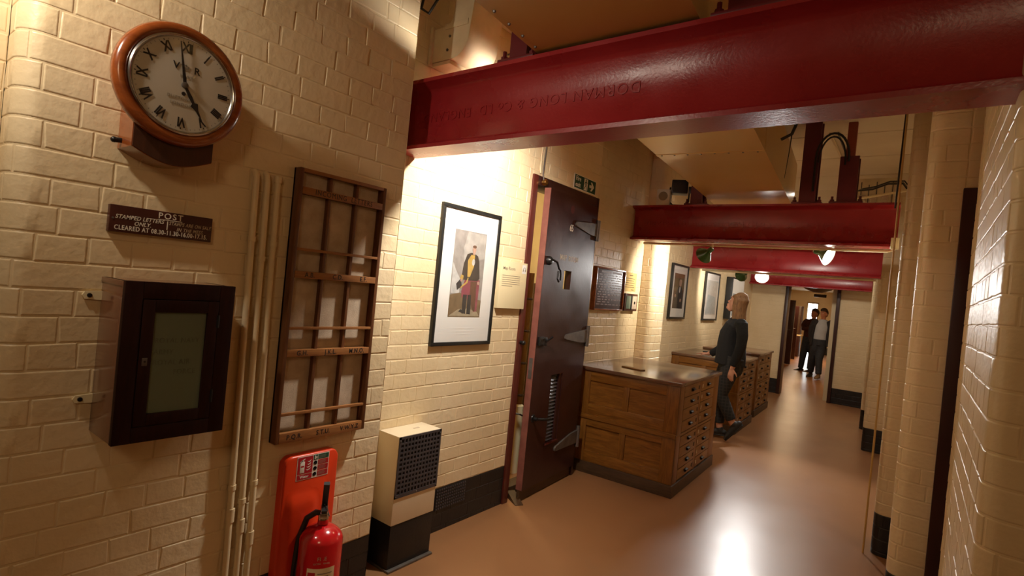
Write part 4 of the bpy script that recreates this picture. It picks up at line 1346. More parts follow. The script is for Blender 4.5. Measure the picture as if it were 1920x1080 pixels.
MB().ring([(0.030, T - 0.001), (0.030, T + 0.0006)], 24, 2, (-0.462, 2.115, 0)).obj('red_spot', 'frame_red', leaf)


def strap_hinge(zc, slope=0.0):
    s = MB()
    s.prism([(-0.02, zc - 0.055), (-0.02, zc + 0.055), (-0.14, zc + 0.045), (-0.38, zc + 0.022 + slope), (-0.395, zc + 0.008 + slope), (-0.395, zc - 0.010 + slope), (-0.38, zc - 0.020 + slope), (-0.14, zc - 0.048)], T, T + 0.012)
    bmesh.ops.bevel(s.bm, geom=[e for e in s.bm.edges if all(v.co.z > T + 0.011 for v in e.verts)], offset=0.004, segments=1, affect='EDGES')
    h = s.obj('strap_hinge', 'steel', leaf)
    MB().tube([(0.0, zc - 0.085, T + 0.008), (0.0, zc + 0.085, T + 0.008)], 0.017, 12).obj('hinge_barrel', 'steel', leaf)
    MB().box(-0.012, 0.030, zc - 0.06, zc + 0.06, 0.03, T + 0.004, 0.003).obj('hinge_plate', 'steel', leaf)


strap_hinge(2.018, 0.0)
strap_hinge(1.152, 0.0)
strap_hinge(0.325, -0.03)
# lever clamp
MB().ring([(0.032, T), (0.032, T + 0.012), (0.022, T + 0.03), (0.0001, T + 0.034)], 18, 2, (-0.760, 1.705, 0)).obj('lever_rose', 'black_metal', leaf)
MB().tube([(-0.760, 1.715, T + 0.03), (-0.72, 1.700, T + 0.05), (-0.69, 1.655, T + 0.055), (-0.668, 1.648, T + 0.055), (-0.655, 1.62, T + 0.055), (-0.655, 1.572, T + 0.055), (-0.68, 1.565, T + 0.055), (-0.70, 1.585, T + 0.055), (-0.695, 1.640, T + 0.055)], 0.0075, 8).obj('lever_clamp', 'black_metal', leaf)
# rim latch
MB().box(-0.80, -0.735, 1.105, 1.165, T, T + 0.022, 0.003).obj('rim_latch', 'black_metal', leaf)
MB().box(-0.725, -0.685, 1.100, 1.160, T, T + 0.016, 0.003).tube([(-0.705, 1.13, T + 0.016), (-0.655, 1.165, T + 0.04)], 0.007, 8).obj('latch_keep', 'black_metal', leaf)
# low handle
MB().ring([(0.030, T), (0.028, T + 0.006), (0.013, T + 0.010), (0.013, T + 0.035), (0.0001, T + 0.036)], 18, 2, (-0.755, 0.585, 0)).obj('handle_rose', 'black_metal', leaf)
MB().tube([(-0.755, 0.585, T + 0.03), (-0.72, 0.583, T + 0.045), (-0.66, 0.572, T + 0.047), (-0.590, 0.568, T + 0.047)], [0.010, 0.011, 0.010, 0.012], 10).obj('lever_handle', 'black_metal', leaf)
tag(MB().prism([(0, 0), (0.16, 0), (0.16, 0.045), (0, 0.004)], -0.03, 0.03, 'y').obj('door_wedge', 'oak_dark', None, 40, floorM(-2.10, 3.10, 0.0, math.radians(150))), 'small wooden wedge on the floor under the map room door', 'wedge')

# things seen through the gap
bp = thing('bamboo_pole', 'tall golden bamboo pole standing inside the map room doorway', 'pole', floorM(-2.55, 3.60))
MB().tube([(0, 0, 0.55), (0, 0, 1.62)], 0.035, 14).obj('pole', 'oak_v', bp)
for k in range(4):
    MB().ring([(0.0355, 0.62 + k * 0.26), (0.040, 0.63 + k * 0.26), (0.0355, 0.64 + k * 0.26)], 14).obj('node_ring', 'oak_dark', bp)
MB().ring([(0.05, 0.0), (0.05, 0.54), (0.03, 0.56)], 14).obj('stand', 'panel_cream', bp)
tag(MB().box(-4.09, -3.2, 4.6, 5.05, 0.0, 1.55, 0.01).obj('map_cabinet', 'oak_dark'), 'dark wooden cabinet inside the map room', 'cabinet')

# fire exit sign
fx = thing('fire_exit_sign', 'green and white Fire exit sign above the map room door', 'sign', wallM(-2.2, 3.722, 2.295))
MB().box(-0.172, 0.172, 0.0, 0.114, 0.0, 0.006, 0.001).obj('border', 'sign_white', fx)
MB().box(-0.164, 0.164, 0.007, 0.107, 0.006, 0.0068).obj('green_field', 'green', fx)
text('Fire', 0.050, 'sign_white', fx, -0.150, 0.081, 0.0071, 'LEFT', 'lettering', 0.0003, 0.0008)
text('exit', 0.050, 'sign_white', fx, -0.150, 0.034, 0.0071, 'LEFT', 'lettering', 0.0003, 0.0008)
MB().box(-0.022, 0.034, 0.012, 0.102, 0.0066, 0.0072).obj('doorway_pictogram', 'sign_white', fx)
s = MB()
s.prism(oval(0.004, 0.091, 0.007, 0.007, 12), 0.0070, 0.0078)
s.prism([(-0.004, 0.082), (0.010, 0.083), (0.016, 0.050), (0.002, 0.050)], 0.0070, 0.0078)
s.prism([(0.002, 0.052), (0.010, 0.050), (-0.004, 0.034), (-0.018, 0.018), (-0.022, 0.022), (-0.010, 0.036)], 0.0070, 0.0078)
s.prism([(0.008, 0.052), (0.016, 0.050), (0.020, 0.034), (0.028, 0.014), (0.022, 0.014), (0.012, 0.034)], 0.0070, 0.0078)
s.prism([(-0.003, 0.081), (-0.016, 0.066), (-0.010, 0.056), (-0.006, 0.058), (-0.010, 0.066), (0.000, 0.074)], 0.0070, 0.0078)
s.prism([(0.010, 0.081), (0.024, 0.068), (0.030, 0.072), (0.026, 0.075), (0.014, 0.083)], 0.0070, 0.0078)
s.obj('running_figure', 'green', fx)
MB().prism([(0.062, 0.068), (0.062, 0.046), (0.100, 0.046), (0.082, 0.022), (0.104, 0.022), (0.138, 0.057), (0.104, 0.092), (0.082, 0.092), (0.100, 0.068)], 0.0066, 0.0072).obj('arrow', 'sign_white', fx)

# plaque, note and tiny box
pq = thing('plaque', 'dark brown framed plaque with rows of small cream lettering', 'plaque', wallM(-2.35, 4.562, 1.362))
MB().box(-0.290, 0.290, 0.0, 0.386, 0.0, 0.030, 0.003).obj('board', 'mahogany_dark', pq)
for a in ((-0.29, 0.29, 0.372, 0.388), (-0.29, 0.29, -0.002, 0.012), (-0.292, -0.276, 0.0, 0.386), (0.276, 0.292, 0.0, 0.386)):
    MB().box(*a, 0.0, 0.040, 0.002).obj('rim', 'mahogany', pq)
rnd = random.Random(5)
s = MB()
s.box(-0.19, 0.0, 0.340, 0.356, 0.030, 0.0308).box(0.03, 0.22, 0.340, 0.356, 0.030, 0.0308)
for k in range(13):
    zz = 0.318 - k * 0.0225
    x = -0.25 + rnd.uniform(0, 0.03)
    xe = 0.25 if k < 9 else rnd.choice((-0.02, 0.24))
    while x < xe:
        wl = rnd.uniform(0.02, 0.07)
        s.box(x, min(x + wl, 0.255), zz, zz + 0.009, 0.030, 0.0308)
        x += wl + rnd.uniform(0.012, 0.03)
s.obj('small_print', 'faint_cream', pq)
nt = thing('paper_note', 'small yellowed handwritten note pinned beside the plaque', 'note', wallM(-2.35, 5.045, 1.56))
MB().box(-0.150, 0.135, 0.0, 0.185, 0.0, 0.003).obj('sheet', paint('yellowed_paper', (0.58, 0.40, 0.15), (0.53, 0.36, 0.13), 0.7), nt)
s = MB()
s.box(-0.03, 0.05, 0.155, 0.163, 0.003, 0.0034)
for k in range(5):
    s.box(-0.12, 0.10 - 0.02 * (k % 2), 0.125 - k * 0.022, 0.130 - k * 0.022, 0.003, 0.0034)
s.box(0.03, 0.09, 0.012, 0.018, 0.003, 0.0034)
s.obj('handwriting', 'oak_dark', nt)
sb = thing('small_wall_box', 'little dark wooden wall box with two panels under the note', 'box', wallM(-2.35, 5.04, 1.365))
MB().box(-0.142, 0.142, 0.0, 0.172, 0.0, 0.035, 0.003).obj('case', 'mahogany_dark', sb)
MB().box(-0.118, -0.012, 0.022, 0.150, 0.030, 0.038, 0.001).obj('panel', 'green_glass', sb)
MB().box(0.012, 0.120, 0.022, 0.150, 0.030, 0.038, 0.001).obj('panel', 'hessian', sb)
MB().box(-0.010, 0.010, 0.015, 0.157, 0.034, 0.042).obj('bar', 'void', sb)
MB().ring([(0.014, 0.036), (0.014, 0.042), (0.0001, 0.043)], 12, 2, (0.07, 0.083, 0)).obj('knob', 'black_metal', sb)

# speaker and floodlight on the second beam
sp = thing('wall_speaker', 'small white speaker box above the plaque on the red beam', 'speaker', floorM(-2.06, 4.99, 2.403, math.radians(12)))
MB().box(-0.062, 0.062, -0.06, 0.06, 0.0, 0.150, 0.008).obj('case', paint('white_plastic', (0.80, 0.76, 0.70), None, 0.5), sp)
MB().ring([(0.042, -0.060), (0.042, -0.064), (0.036, -0.067), (0.0001, -0.064)], 24, 1, (0.0, 0.0, 0.085)).obj('cone', 'faint_ink', sp)
fd = thing('floodlight', 'black box floodlight with a yoke beside the white speaker', 'floodlight', floorM(-1.93, 5.03, 2.403, math.radians(20)))
MB().box(-0.075, 0.075, -0.06, 0.06, 0.115, 0.245, 0.01).obj('housing', 'black_metal', fd)
MB().box(-0.062, 0.062, -0.068, -0.058, 0.128, 0.232, 0.002).obj('lens', 'void', fd)
MB().box(0.078, 0.125, -0.03, 0.03, 0.13, 0.19, 0.006).obj('control_gear', 'black_metal', fd)
MB().tube([(-0.085, 0, 0.18), (-0.095, 0, 0.12), (-0.095, 0, 0.05), (-0.05, 0, 0.012), (0.05, 0, 0.012), (0.088, 0, 0.05), (0.088, 0, 0.18)], 0.008, 8).obj('yoke', 'black_metal', fd)
MB().box(-0.06, 0.06, -0.04, 0.04, 0.0, 0.014, 0.002).obj('base_plate', 'steel', fd)


# ------------------------------------------------------------ plan chests
def plan_chest(label, x, y, w, d, h, rz, rows_up, rows_lo, detail=True):
    """x, y: front corner on the hall side; panelled end faces the camera, drawers face the hall"""
    rz = math.radians(rz)
    c = thing('plan_chest', label, 'chest', floorM(x, y, 0.0, rz), 'plan chests along the hall')
    pl_, mid, tp = 0.095, 0.470, h - 0.030
    MB().box(-w - 0.012, 0.012, -0.012, d + 0.012, 0.0, pl_, 0.004).obj('plinth', 'oak_dark', c)
    MB().box(-w, -0.02, 0.026, d, pl_, mid - 0.004).box(-w, -0.02, 0.026, d, mid + 0.004, tp).obj('carcass', 'oak_v', c)
    MB().box(-w - 0.022, 0.022, -0.022, d + 0.012, tp, h, 0.006).obj('table_top', 'top', c)
    MB().prism([(-0.012, mid - 0.015), (0.014, mid - 0.012), (0.014, mid + 0.012), (-0.002, mid + 0.02), (-0.012, mid + 0.02)], -w, 0.0, 'x').obj('ridge_moulding', 'oak', c)
    for za, zb in ((pl_, mid - 0.015), (mid + 0.018, tp)):
        hh_ = zb - za
        rt = 0.085 if za > 0.3 else 0.062
        rb = 0.090
        MB().box(-w, -w + 0.105, 0.0, 0.028, za, zb, 0.003).obj('end_stile', 'oak_v', c)
        MB().box(-0.105, 0.0, 0.0, 0.028, za, zb, 0.003).obj('end_stile', 'oak_v', c)
        mx = -w + 0.105 + (w - 0.21) * 0.5
        MB().box(mx - 0.025, mx + 0.025, 0.0005, 0.028, za + rb, zb - rt, 0.002).obj('end_muntin', 'oak_v', c)
        MB().box(-w + 0.105, -0.105, 0.0005, 0.028, zb - rt, zb, 0.003).obj('end_rail', 'oak', c)
        MB().box(-w + 0.105, -0.105, 0.0005, 0.028, za, za + rb, 0.003).obj('end_rail', 'oak', c)
        for xa, xb in ((-w + 0.105, mx - 0.025), (mx + 0.025, -0.105)):
            MB().box(xa - 0.004, xb + 0.004, 0.016, 0.027, za + rb - 0.004, zb - rt + 0.004).obj('end_panel', 'oak', c)
    # drawer side (faces +x)
    cols = ((0.125, 0.545), (0.600, 1.010)) if d > 1.1 else ((0.10, d * 0.5 - 0.03), (d * 0.5 + 0.02, d - 0.07))
    for ya, yb in ((0.002, cols[0][0] - 0.004), (cols[0][1] + 0.004, cols[1][0] - 0.004), (cols[1][1] + 0.004, d)):
        MB().box(-0.02, 0.0, ya, yb, pl_, tp, 0.001).obj('side_stile', 'oak_v', c)
    MB().box(-0.02, 0.003, 0.0, d, mid - 0.012, mid + 0.008, 0.002).obj('side_rail', 'oak_drawer', c)
    for za, zb, nr in ((pl_ + 0.008, mid - 0.016, rows_lo), (mid + 0.012, tp - 0.008, rows_up)):
        ph_ = (zb - za) / nr
        for r in range(nr):
            for ya, yb in cols:
                z0, z1 = za + r * ph_ + 0.003, za + (r + 1) * ph_ - 0.003
                dw = MB().box(-0.02, 0.001, ya, yb, z0, z1, 0.0015).obj('drawer', 'oak_drawer', c)
                ym, zm = (ya + yb) / 2, (z0 + z1) / 2
                s = MB()
                pts = [(0.001 + 0.020 * math.sin(PI * i / 6), zm + 0.010 - 0.020 * (1 - math.cos(PI * i / 6)) * 0.5) for i in range(7)]
                s.prism([(0.001, zm - 0.010), (0.014, zm - 0.010), (0.021, zm - 0.002), (0.020, zm + 0.006), (0.012, zm + 0.011), (0.001, zm + 0.012)], ym - 0.028, ym + 0.028, 'y')
                s.box(0.0, 0.004, ym - 0.036, ym + 0.036, zm + 0.008, zm + 0.016)
                s.obj('cup_pull', 'black_metal', dw)
                if ya == cols[1][0] or not detail:
                    MB().box(0.0, 0.004, ya + 0.012, ya + 0.042, zm - 0.014, zm + 0.016, 0.001).obj('label_holder', 'hessian', dw)
                else:
                    MB().box(0.0, 0.004, yb - 0.04, yb - 0.012, zm - 0.014, zm + 0.016, 0.001).obj('label_holder', 'oak_dark', dw)
    return c


plan_chest('golden oak plan chest nearest the map room door, panelled end in full view', -1.425, 4.135, 0.862, 1.185, 0.888, 2.6, 4, 4)
plan_chest('middle oak plan chest behind the standing woman', -1.665, 6.80, 0.83, 0.98, 0.868, 2.6, 4, 3, False)
plan_chest('last plan chest, by the end wall with the doorway', -1.765, 8.15, 0.79, 1.08, 0.885, 2.6, 3, 4, False)
tag(MB().box(-0.10, 0.10, -0.035, 0.035, 0.0, 0.012, 0.003).obj('wooden_ruler_block', 'oak_drawer', None, 40, floorM(-1.95, 4.42, 0.888, math.radians(-12))), 'small flat wooden block lying on the front plan chest', 'block')
tag(MB().box(-0.16, 0.16, -0.03, 0.03, 0.0, 0.012, 0.003).obj('dark_folder', 'black_metal', None, 40, floorM(-2.15, 7.45, 0.868, math.radians(20))), 'dark folded item lying at the back of the middle plan chest', 'folder')

# ------------------------------------------------------------ far portraits
sitter = ('pic_brown', [
    ('pic_ground', [(0.0, 0.5), (1, 0.55), (1, 1), (0, 1)]),
    ('pic_dark', [(0.08, 0.0), (0.95, 0.0), (0.90, 0.45), (0.78, 0.60), (0.60, 0.66), (0.45, 0.62), (0.28, 0.48), (0.10, 0.30)]),
    ('pic_pale', [(0.53, 0.46), (0.62, 0.46), (0.66, 0.62), (0.52, 0.62)]),
    ('pic_skin', oval(0.62, 0.75, 0.12, 0.12)),
    ('pic_ground', [(0.50, 0.82), (0.56, 0.88), (0.66, 0.89), (0.73, 0.84), (0.70, 0.82), (0.60, 0.845)]),
    ('pic_skin', oval(0.20, 0.36, 0.06, 0.05, 10)),
    ('pic_skin', oval(0.72, 0.24, 0.06, 0.05, 10)),
])
AW = math.atan(PW)
framed('framed_portrait', 'black-framed dark portrait print of a seated figure above the middle plan chest', 'picture', wallM(farx(6.72) + 0.004, 6.72, 1.285, AW), 0.60, 0.685, 0.025, 0.385, 0.44, 0.13, sitter, 0.03)
blankish = ('mat_white', [('pic_pale', [(0.05, 0.05), (0.95, 0.05), (0.95, 0.9), (0.05, 0.9)]), ('pic_blue', [(0.1, 0.08), (0.9, 0.08), (0.85, 0.5), (0.2, 0.55)])])
framed('framed_chart', 'black-framed pale chart between the seated portrait and the woman', 'picture', wallM(farx(8.2) + 0.004, 8.2, 1.27, AW), 0.72, 0.71, 0.025, 0.62, 0.60, 0.05, blankish, 0.03)
cs = thing('wall_case', 'shallow dark display case with a pale blue front behind the woman', 'display case', wallM(farx(9.5) + 0.004, 9.45, 1.30, AW))
MB().box(-0.40, 0.40, 0.0, 0.68, 0.0, 0.10, 0.004).obj('case', 'frame_black', cs)
MB().box(-0.375, 0.375, 0.025, 0.655, 0.095, 0.103).obj('sheet', 'mat_white', cs)
MB().box(-0.33, 0.33, 0.06, 0.42, 0.102, 0.1045).obj('printed_field', 'pic_blue', cs)

# ------------------------------------------------------------ green lamps on conduits


def cone_lamp(label, x, y, z, target, energy, zc, spot=110, tint=NEUT, bulb='bulb'):
    """z: centre of the shade mouth; zc: height of the conduit it hangs from"""
    t = thing('lamp', label, 'lamp', floorM(x, y, z), 'green cone lamps')
    d = (Vector(target) - Vector((x, y, z))).normalized()
    q = d.to_track_quat('Z', 'Y').to_matrix().to_4x4()
    sh = MB().ring([(0.083, 0.0), (0.080, -0.004), (0.030, -0.072), (0.024, -0.085), (0.024, -0.125), (0.016, -0.132), (0.0001, -0.133)], 32, caps=False).obj('shade', 'lamp_green', t)
    sh.matrix_local = q
    inn = MB().ring([(0.081, -0.001), (0.078, -0.006), (0.028, -0.070), (0.0001, -0.071)], 32, caps=False).obj('shade_lining', 'sign_white', t)
    inn.matrix_local = q
    b = MB().ball((0, 0, -0.020), (0.054, 0.054, 0.014), 20).obj('bulb', bulb, t)
    b.matrix_local = q
    p = q @ Vector((0, 0, -0.128))
    MB().tube([p, Vector((p.x, p.y, p.z + 0.03)), Vector((p.x, p.y, zc - z))], 0.008, 8).obj('stem', 'panel_cream', t)
    MB().tube([Vector((p.x, p.y, zc - z - 0.02)), Vector((p.x, p.y, zc - z))], 0.016, 10).obj('conduit_box', 'panel_cream', t)
    l = lamp('lamp_light', 'SPOT', Vector((x, y, z)) + d * 0.03, energy, tint, target, 0.04, spot, 0.6)
    return t


cone_lamp('green cone lamp over the near portrait, tucked behind the first red beam', -1.70, 2.10, 2.40, (-2.2, 2.08, 1.72), 1, CZ)
cone_lamp('green cone lamp turned to the wall of the seated portrait', -1.70, 5.20, 1.965, (-2.42, 5.72, 1.50), 55, 2.062, 120)
cone_lamp('bright green cone lamp tilted towards the right-hand pilasters', -0.665, 5.22, 2.005, (0.25, 4.93, 1.62), 45, 2.062, 95, (1.0, 0.97, 0.92))
cone_lamp('glaring lamp facing along the hall below the third red beam', -1.66, 7.40, 1.915, (-1.05, 4.3, 0.35), 130, 1.965, 80, (1.0, 0.97, 0.93))
cone_lamp('lamp beyond the third beam turned to the pale chart', -1.95, 7.55, 1.93, (-2.6, 8.3, 1.7), 35, CZ)
tag(MB().tube([(-2.30, 5.165, 2.06), (-0.26, 5.165, 2.06)], 0.0125, 10).tube([(-0.26, 5.165, 2.06), (-0.225, 5.165, 2.07), (-0.215, 5.165, 2.14)], 0.0125, 10).obj('lamp_conduit', 'panel_cream'), 'cream conduit running along the underside of the second red beam', 'pipe')
tag(MB().tube([(-2.40, 7.34, 1.958), (-0.45, 7.34, 1.958)], 0.0125, 10).obj('lamp_conduit', 'panel_cream'), 'cream conduit running along the underside of the third red beam', 'pipe')
tag(MB().box(-0.735, -0.690, 5.17, 5.20, 2.045, 2.075, 0.004).obj('junction_box', 'sign_white'), 'small white junction box beside the bright tilted lamp', 'box')
tag(MB().box(-0.235, -0.185, 4.905, 4.935, 2.05, 2.135, 0.004).obj('conduit_bracket', 'panel_cream'), 'pale bracket at the end of the second red beam', 'bracket')

# cables and pipes in the ceiling void
lp = [(-0.79, 4.925, 2.50), (-0.79, 4.925, 2.70)] + [(-0.675 + 0.115 * math.cos(a), 4.925, 2.76 + 0.20 * math.sin(a)) for a in [PI - PI * i / 14 for i in range(15)]] + [(-0.56, 4.93, 2.73)]
tag(MB().tube(lp, 0.009, 8).obj('looped_cable', 'rubber'), 'thick black cable looped between two maroon stub columns', 'cable')
lp2 = [(-0.675 + (p[0] + 0.675) * 0.82, 4.915, p[2] - 0.03) for p in lp[2:]]
tag(MB().tube(lp2, 0.007, 8).obj('looped_cable', 'rubber'), 'thinner black cable just inside the thick loop', 'cable')
tag(MB().tube([(-0.76, 5.3, CZ - 0.012), (-0.76, 6.8, CZ - 0.012)], 0.012, 8).obj('ceiling_conduit', 'cream_plain'), 'cream conduit fixed along the ceiling behind the cable loop', 'pipe')
tag(MB().tube([(-0.70, 5.3, CZ - 0.010), (-0.72, 6.8, CZ - 0.010)], 0.009, 8).obj('ceiling_conduit', 'steel'), 'grey conduit fixed along the ceiling behind the cable loop', 'pipe')
for k, lab in ((0, 'black slack cable sagging lowest below the ceiling beyond the second beam'), (1, 'grey slack cable sagging below the ceiling beyond the second beam'), (3, 'black slack cable hanging closest to the ceiling beyond the second beam')):
    zz = 2.84 + 0.03 * k
    pts = [(-0.62, 6.4 + 0.12 * k, zz - 0.05), (-0.50, 6.45 + 0.1 * k, zz - 0.03), (-0.38, 6.45 + 0.1 * k, zz + 0.02), (-0.26, 6.5 + 0.1 * k, zz + 0.03), (-0.20, 6.55 + 0.1 * k, zz - 0.05)]
    tag(MB().tube(pts, 0.007, 6).obj('slack_cable', 'steel' if k == 1 else 'rubber'), lab, 'cable')
tag(MB().tube([(-0.66, 6.2, 2.66), (-0.12, 6.4, 2.80)], 0.012, 8).obj('sloping_conduit', 'panel_cream'), 'pale conduit sloping up towards the pilasters beyond the second beam', 'pipe')
pn = thing('wiring_frame', 'pale board of clipped wires standing in the ceiling void', 'board', floorM(-0.50, 6.9, 2.62))
MB().box(-0.17, 0.20, 0.0, 0.02, 0.0, 0.40, 0.003).obj('board', 'white_duct', pn)
for k in range(5):
    MB().tube([(-0.14 + 0.07 * k, -0.006, 0.02), (-0.14 + 0.07 * k, -0.006, 0.36 - 0.03 * (k % 2))], 0.005, 6).obj('wire', 'steel', pn)
for k in range(3):
    MB().box(-0.15 + 0.10 * k, -0.09 + 0.10 * k, -0.02, 0.0, 0.14, 0.22, 0.003).obj('clip_block', 'hessian', pn)
tag(MB().tube([(-0.205, 4.60, CZ), (-0.21, 4.6, 2.7), (-0.215, 4.6, 2.3)], 0.006, 6).obj('hanging_wire', 'rubber'), 'thin dark cord hanging beside the pilasters', 'cord')
tag(MB().ring([(0.0001, 0.0), (0.03, 0.004), (0.038, 0.02), (0.03, 0.038), (0.012, 0.05), (0.012, 0.07)], 16, 2, (-0.45, 4.3, CZ - 0.07)).obj('glass_bulb', 'glass'), 'clear unlit glass bulb hanging from the ceiling', 'bulb')
ct = thing('cable_tail', 'dangling dark cable tail beside the tan duct', 'cable', floorM(-0.78, 3.75, 2.3))
MB().tube([(-0.10, 0.0, 0.62), (0.0, 0.0, 0.63), (0.07, 0.0, 0.58), (0.06, 0.0, 0.42), (0.03, 0, 0.33), (-0.03, 0.0, 0.30)], 0.010, 8).obj('thick_end', 'rubber', ct)
MB().tube([(0.03, 0.0, 0.33), (0.025, 0, 0.22), (0.012, 0, 0.05)], [0.004, 0.003, 0.0015], 6).obj('thin_tail', 'rubber', ct)
tag(MB().tube([(-0.185, 4.28, 0.0), (-0.185, 4.28, CZ)], 0.006, 8).obj('edge_conduit', 'duct'), 'thin tan conduit running down beside the second pilaster', 'pipe')

# ------------------------------------------------------------ far room furniture


def dark_door(label, x, y, w, h, ang):
    t = thing('open_door', label, 'door', floorM(x, y, 0, math.radians(ang)), 'dark doors standing open in the far room')
    MB().box(0, w, 0, 0.05, 0.01, h, 0.004).obj('leaf', 'door', t)
    MB().tube([(w - 0.06, 0, 1.0), (w - 0.06, -0.05, 1.0), (w - 0.14, -0.05, 1.0)], 0.011, 8).obj('handle', 'steel', t)
    MB().box(-0.012, 0.012, -0.012, 0.0, 0.3, 0.4).box(-0.012, 0.012, -0.012, 0.0, 1.4, 1.5).obj('hinge', 'steel', t)


dark_door('tall dark brown door standing open just inside the far doorway', -3.13, 17.4, 0.20, 1.86, 0)
dark_door('narrower dark door standing open behind the first', -3.30, 19.5, 0.13, 1.72, 0)
gc = thing('glazed_cabinet', 'dark glazed bookcase against the far room wall', 'bookcase', floorM(-3.95, 21.0))
MB().box(0, 0.62, 0.0, 0.4, 0.0, 0.72, 0.006).obj('base', 'door', gc)
MB().box(0, 0.62, 0.02, 0.4, 0.76, 1.75, 0.006).obj('upper_case', 'oak_dark', gc)
MB().box(0.0, 0.66, -0.01, 0.42, 0.72, 0.76, 0.004).obj('ledge', 'panel_cream', gc)
for k in range(3):
    MB().box(0.12 + 0.17 * k, 0.26 + 0.17 * k, 0.0, 0.02, 0.82, 1.70).obj('pane', 'glass', gc)
    MB().box(0.262 + 0.17 * k, 0.288 + 0.17 * k, -0.006, 0.02, 0.80, 1.72).obj('glazing_bar', 'door', gc)
es2 = thing('hanging_sign', 'small dark sign hanging from the far room ceiling', 'sign', floorM(-2.55, 19.0, 2.05))
MB().box(-0.17, 0.17, 0, 0.03, 0, 0.09, 0.003).obj('board', 'black_metal', es2)
MB().tube([(-0.12, 0.015, 0.09), (-0.12, 0.015, 0.35)], 0.004, 6).tube([(0.12, 0.015, 0.09), (0.12, 0.015, 0.35)], 0.004, 6).obj('hanger', 'steel', es2)
ov = thing('overhead_drum', 'curved dark shade seen under the beam through the far doorway', 'shade', floorM(-1.74, 12.6, 1.96))
MB().ring([(0.08, 0.0), (0.24, 0.06), (0.34, 0.17), (0.36, 0.30), (0.35, 0.42)], 32).obj('shade', 'oak_dark', ov)


# ------------------------------------------------------------ people


def skin_mesh(name, mb, m, parent, voxel, smooth=6):
    """fuse overlapping closed shapes into one continuous surface"""
    bmesh.ops.recalc_face_normals(mb.bm, faces=mb.bm.faces)
    me = bpy.data.meshes.new(name)
    mb.bm.to_mesh(me)
    mb.bm.free()
    o = bpy.data.objects.new(name, me)
    COL.objects.link(o)
    r = o.modifiers.new('fuse', 'REMESH')
    r.mode = 'VOXEL'
    r.voxel_size = voxel
    r.use_smooth_shade = True
    s = o.modifiers.new('smooth', 'SMOOTH')
    s.iterations = smooth
    s.factor = 0.5
    dg = bpy.context.evaluated_depsgraph_get()
    me2 = bpy.data.meshes.new_from_object(o.evaluated_get(dg))
    o.modifiers.clear()
    o.data = me2
    me2.name = name
    me2.materials.clear()
    me2.materials.append(M[m])
    me2.polygons.foreach_set('use_smooth', [True] * len(me2.polygons))
    if parent is not None:
        o.parent = parent
        o.matrix_parent_inverse = parent.matrix_world.inverted()
    return o


def hand(mb, wrist, d, palm_n, k=1.0, curl=0.4):
    """palm + four fingers + thumb; d: pointing direction, palm_n: the way the palm faces"""
    d = Vector(d).normalized()
    n = Vector(palm_n)
    n = (n - d * n.dot(d)).normalized()
    s = d.cross(n)
    w = Vector(wrist)
    pc = w + d * 0.045 * k
    mb.loft([w - d * 0.02 * k, w + d * 0.02 * k, pc + d * 0.025 * k, w + d * 0.088 * k], [(0.024 * k, 0.018 * k), (0.030 * k, 0.017 * k), (0.040 * k, 0.016 * k), (0.038 * k, 0.013 * k)], s, 12)
    for i, L in enumerate((0.068, 0.078, 0.072, 0.056)):
        b = w + d * 0.080 * k + s * (0.029 - 0.0195 * i) * k
        c1 = (d + n * curl * 0.5 + s * (0.10 - 0.066 * i)).normalized()
        c2 = (d + n * curl * 1.3).normalized()
        c3 = (d + n * curl * 2.2).normalized()
        p1 = b + c1 * L * 0.45 * k
        p2 = p1 + c2 * L * 0.32 * k
        p3 = p2 + c3 * L * 0.25 * k
        mb.loft([b, p1, p2, p3], [(0.0092 * k,) * 2, (0.0086 * k,) * 2, (0.008 * k,) * 2, (0.0068 * k,) * 2], s, 8)
    t0 = w + d * 0.025 * k + s * 0.026 * k
    t1 = t0 + (s * 0.8 + d * 0.7 + n * 0.3).normalized() * 0.040 * k
    t2 = t1 + (s * 0.25 + d + n * 0.4).normalized() * 0.034 * k
    mb.loft([t0, t1, t2], [(0.0125 * k,) * 2, (0.0100 * k,) * 2, (0.0078 * k,) * 2], n, 8)


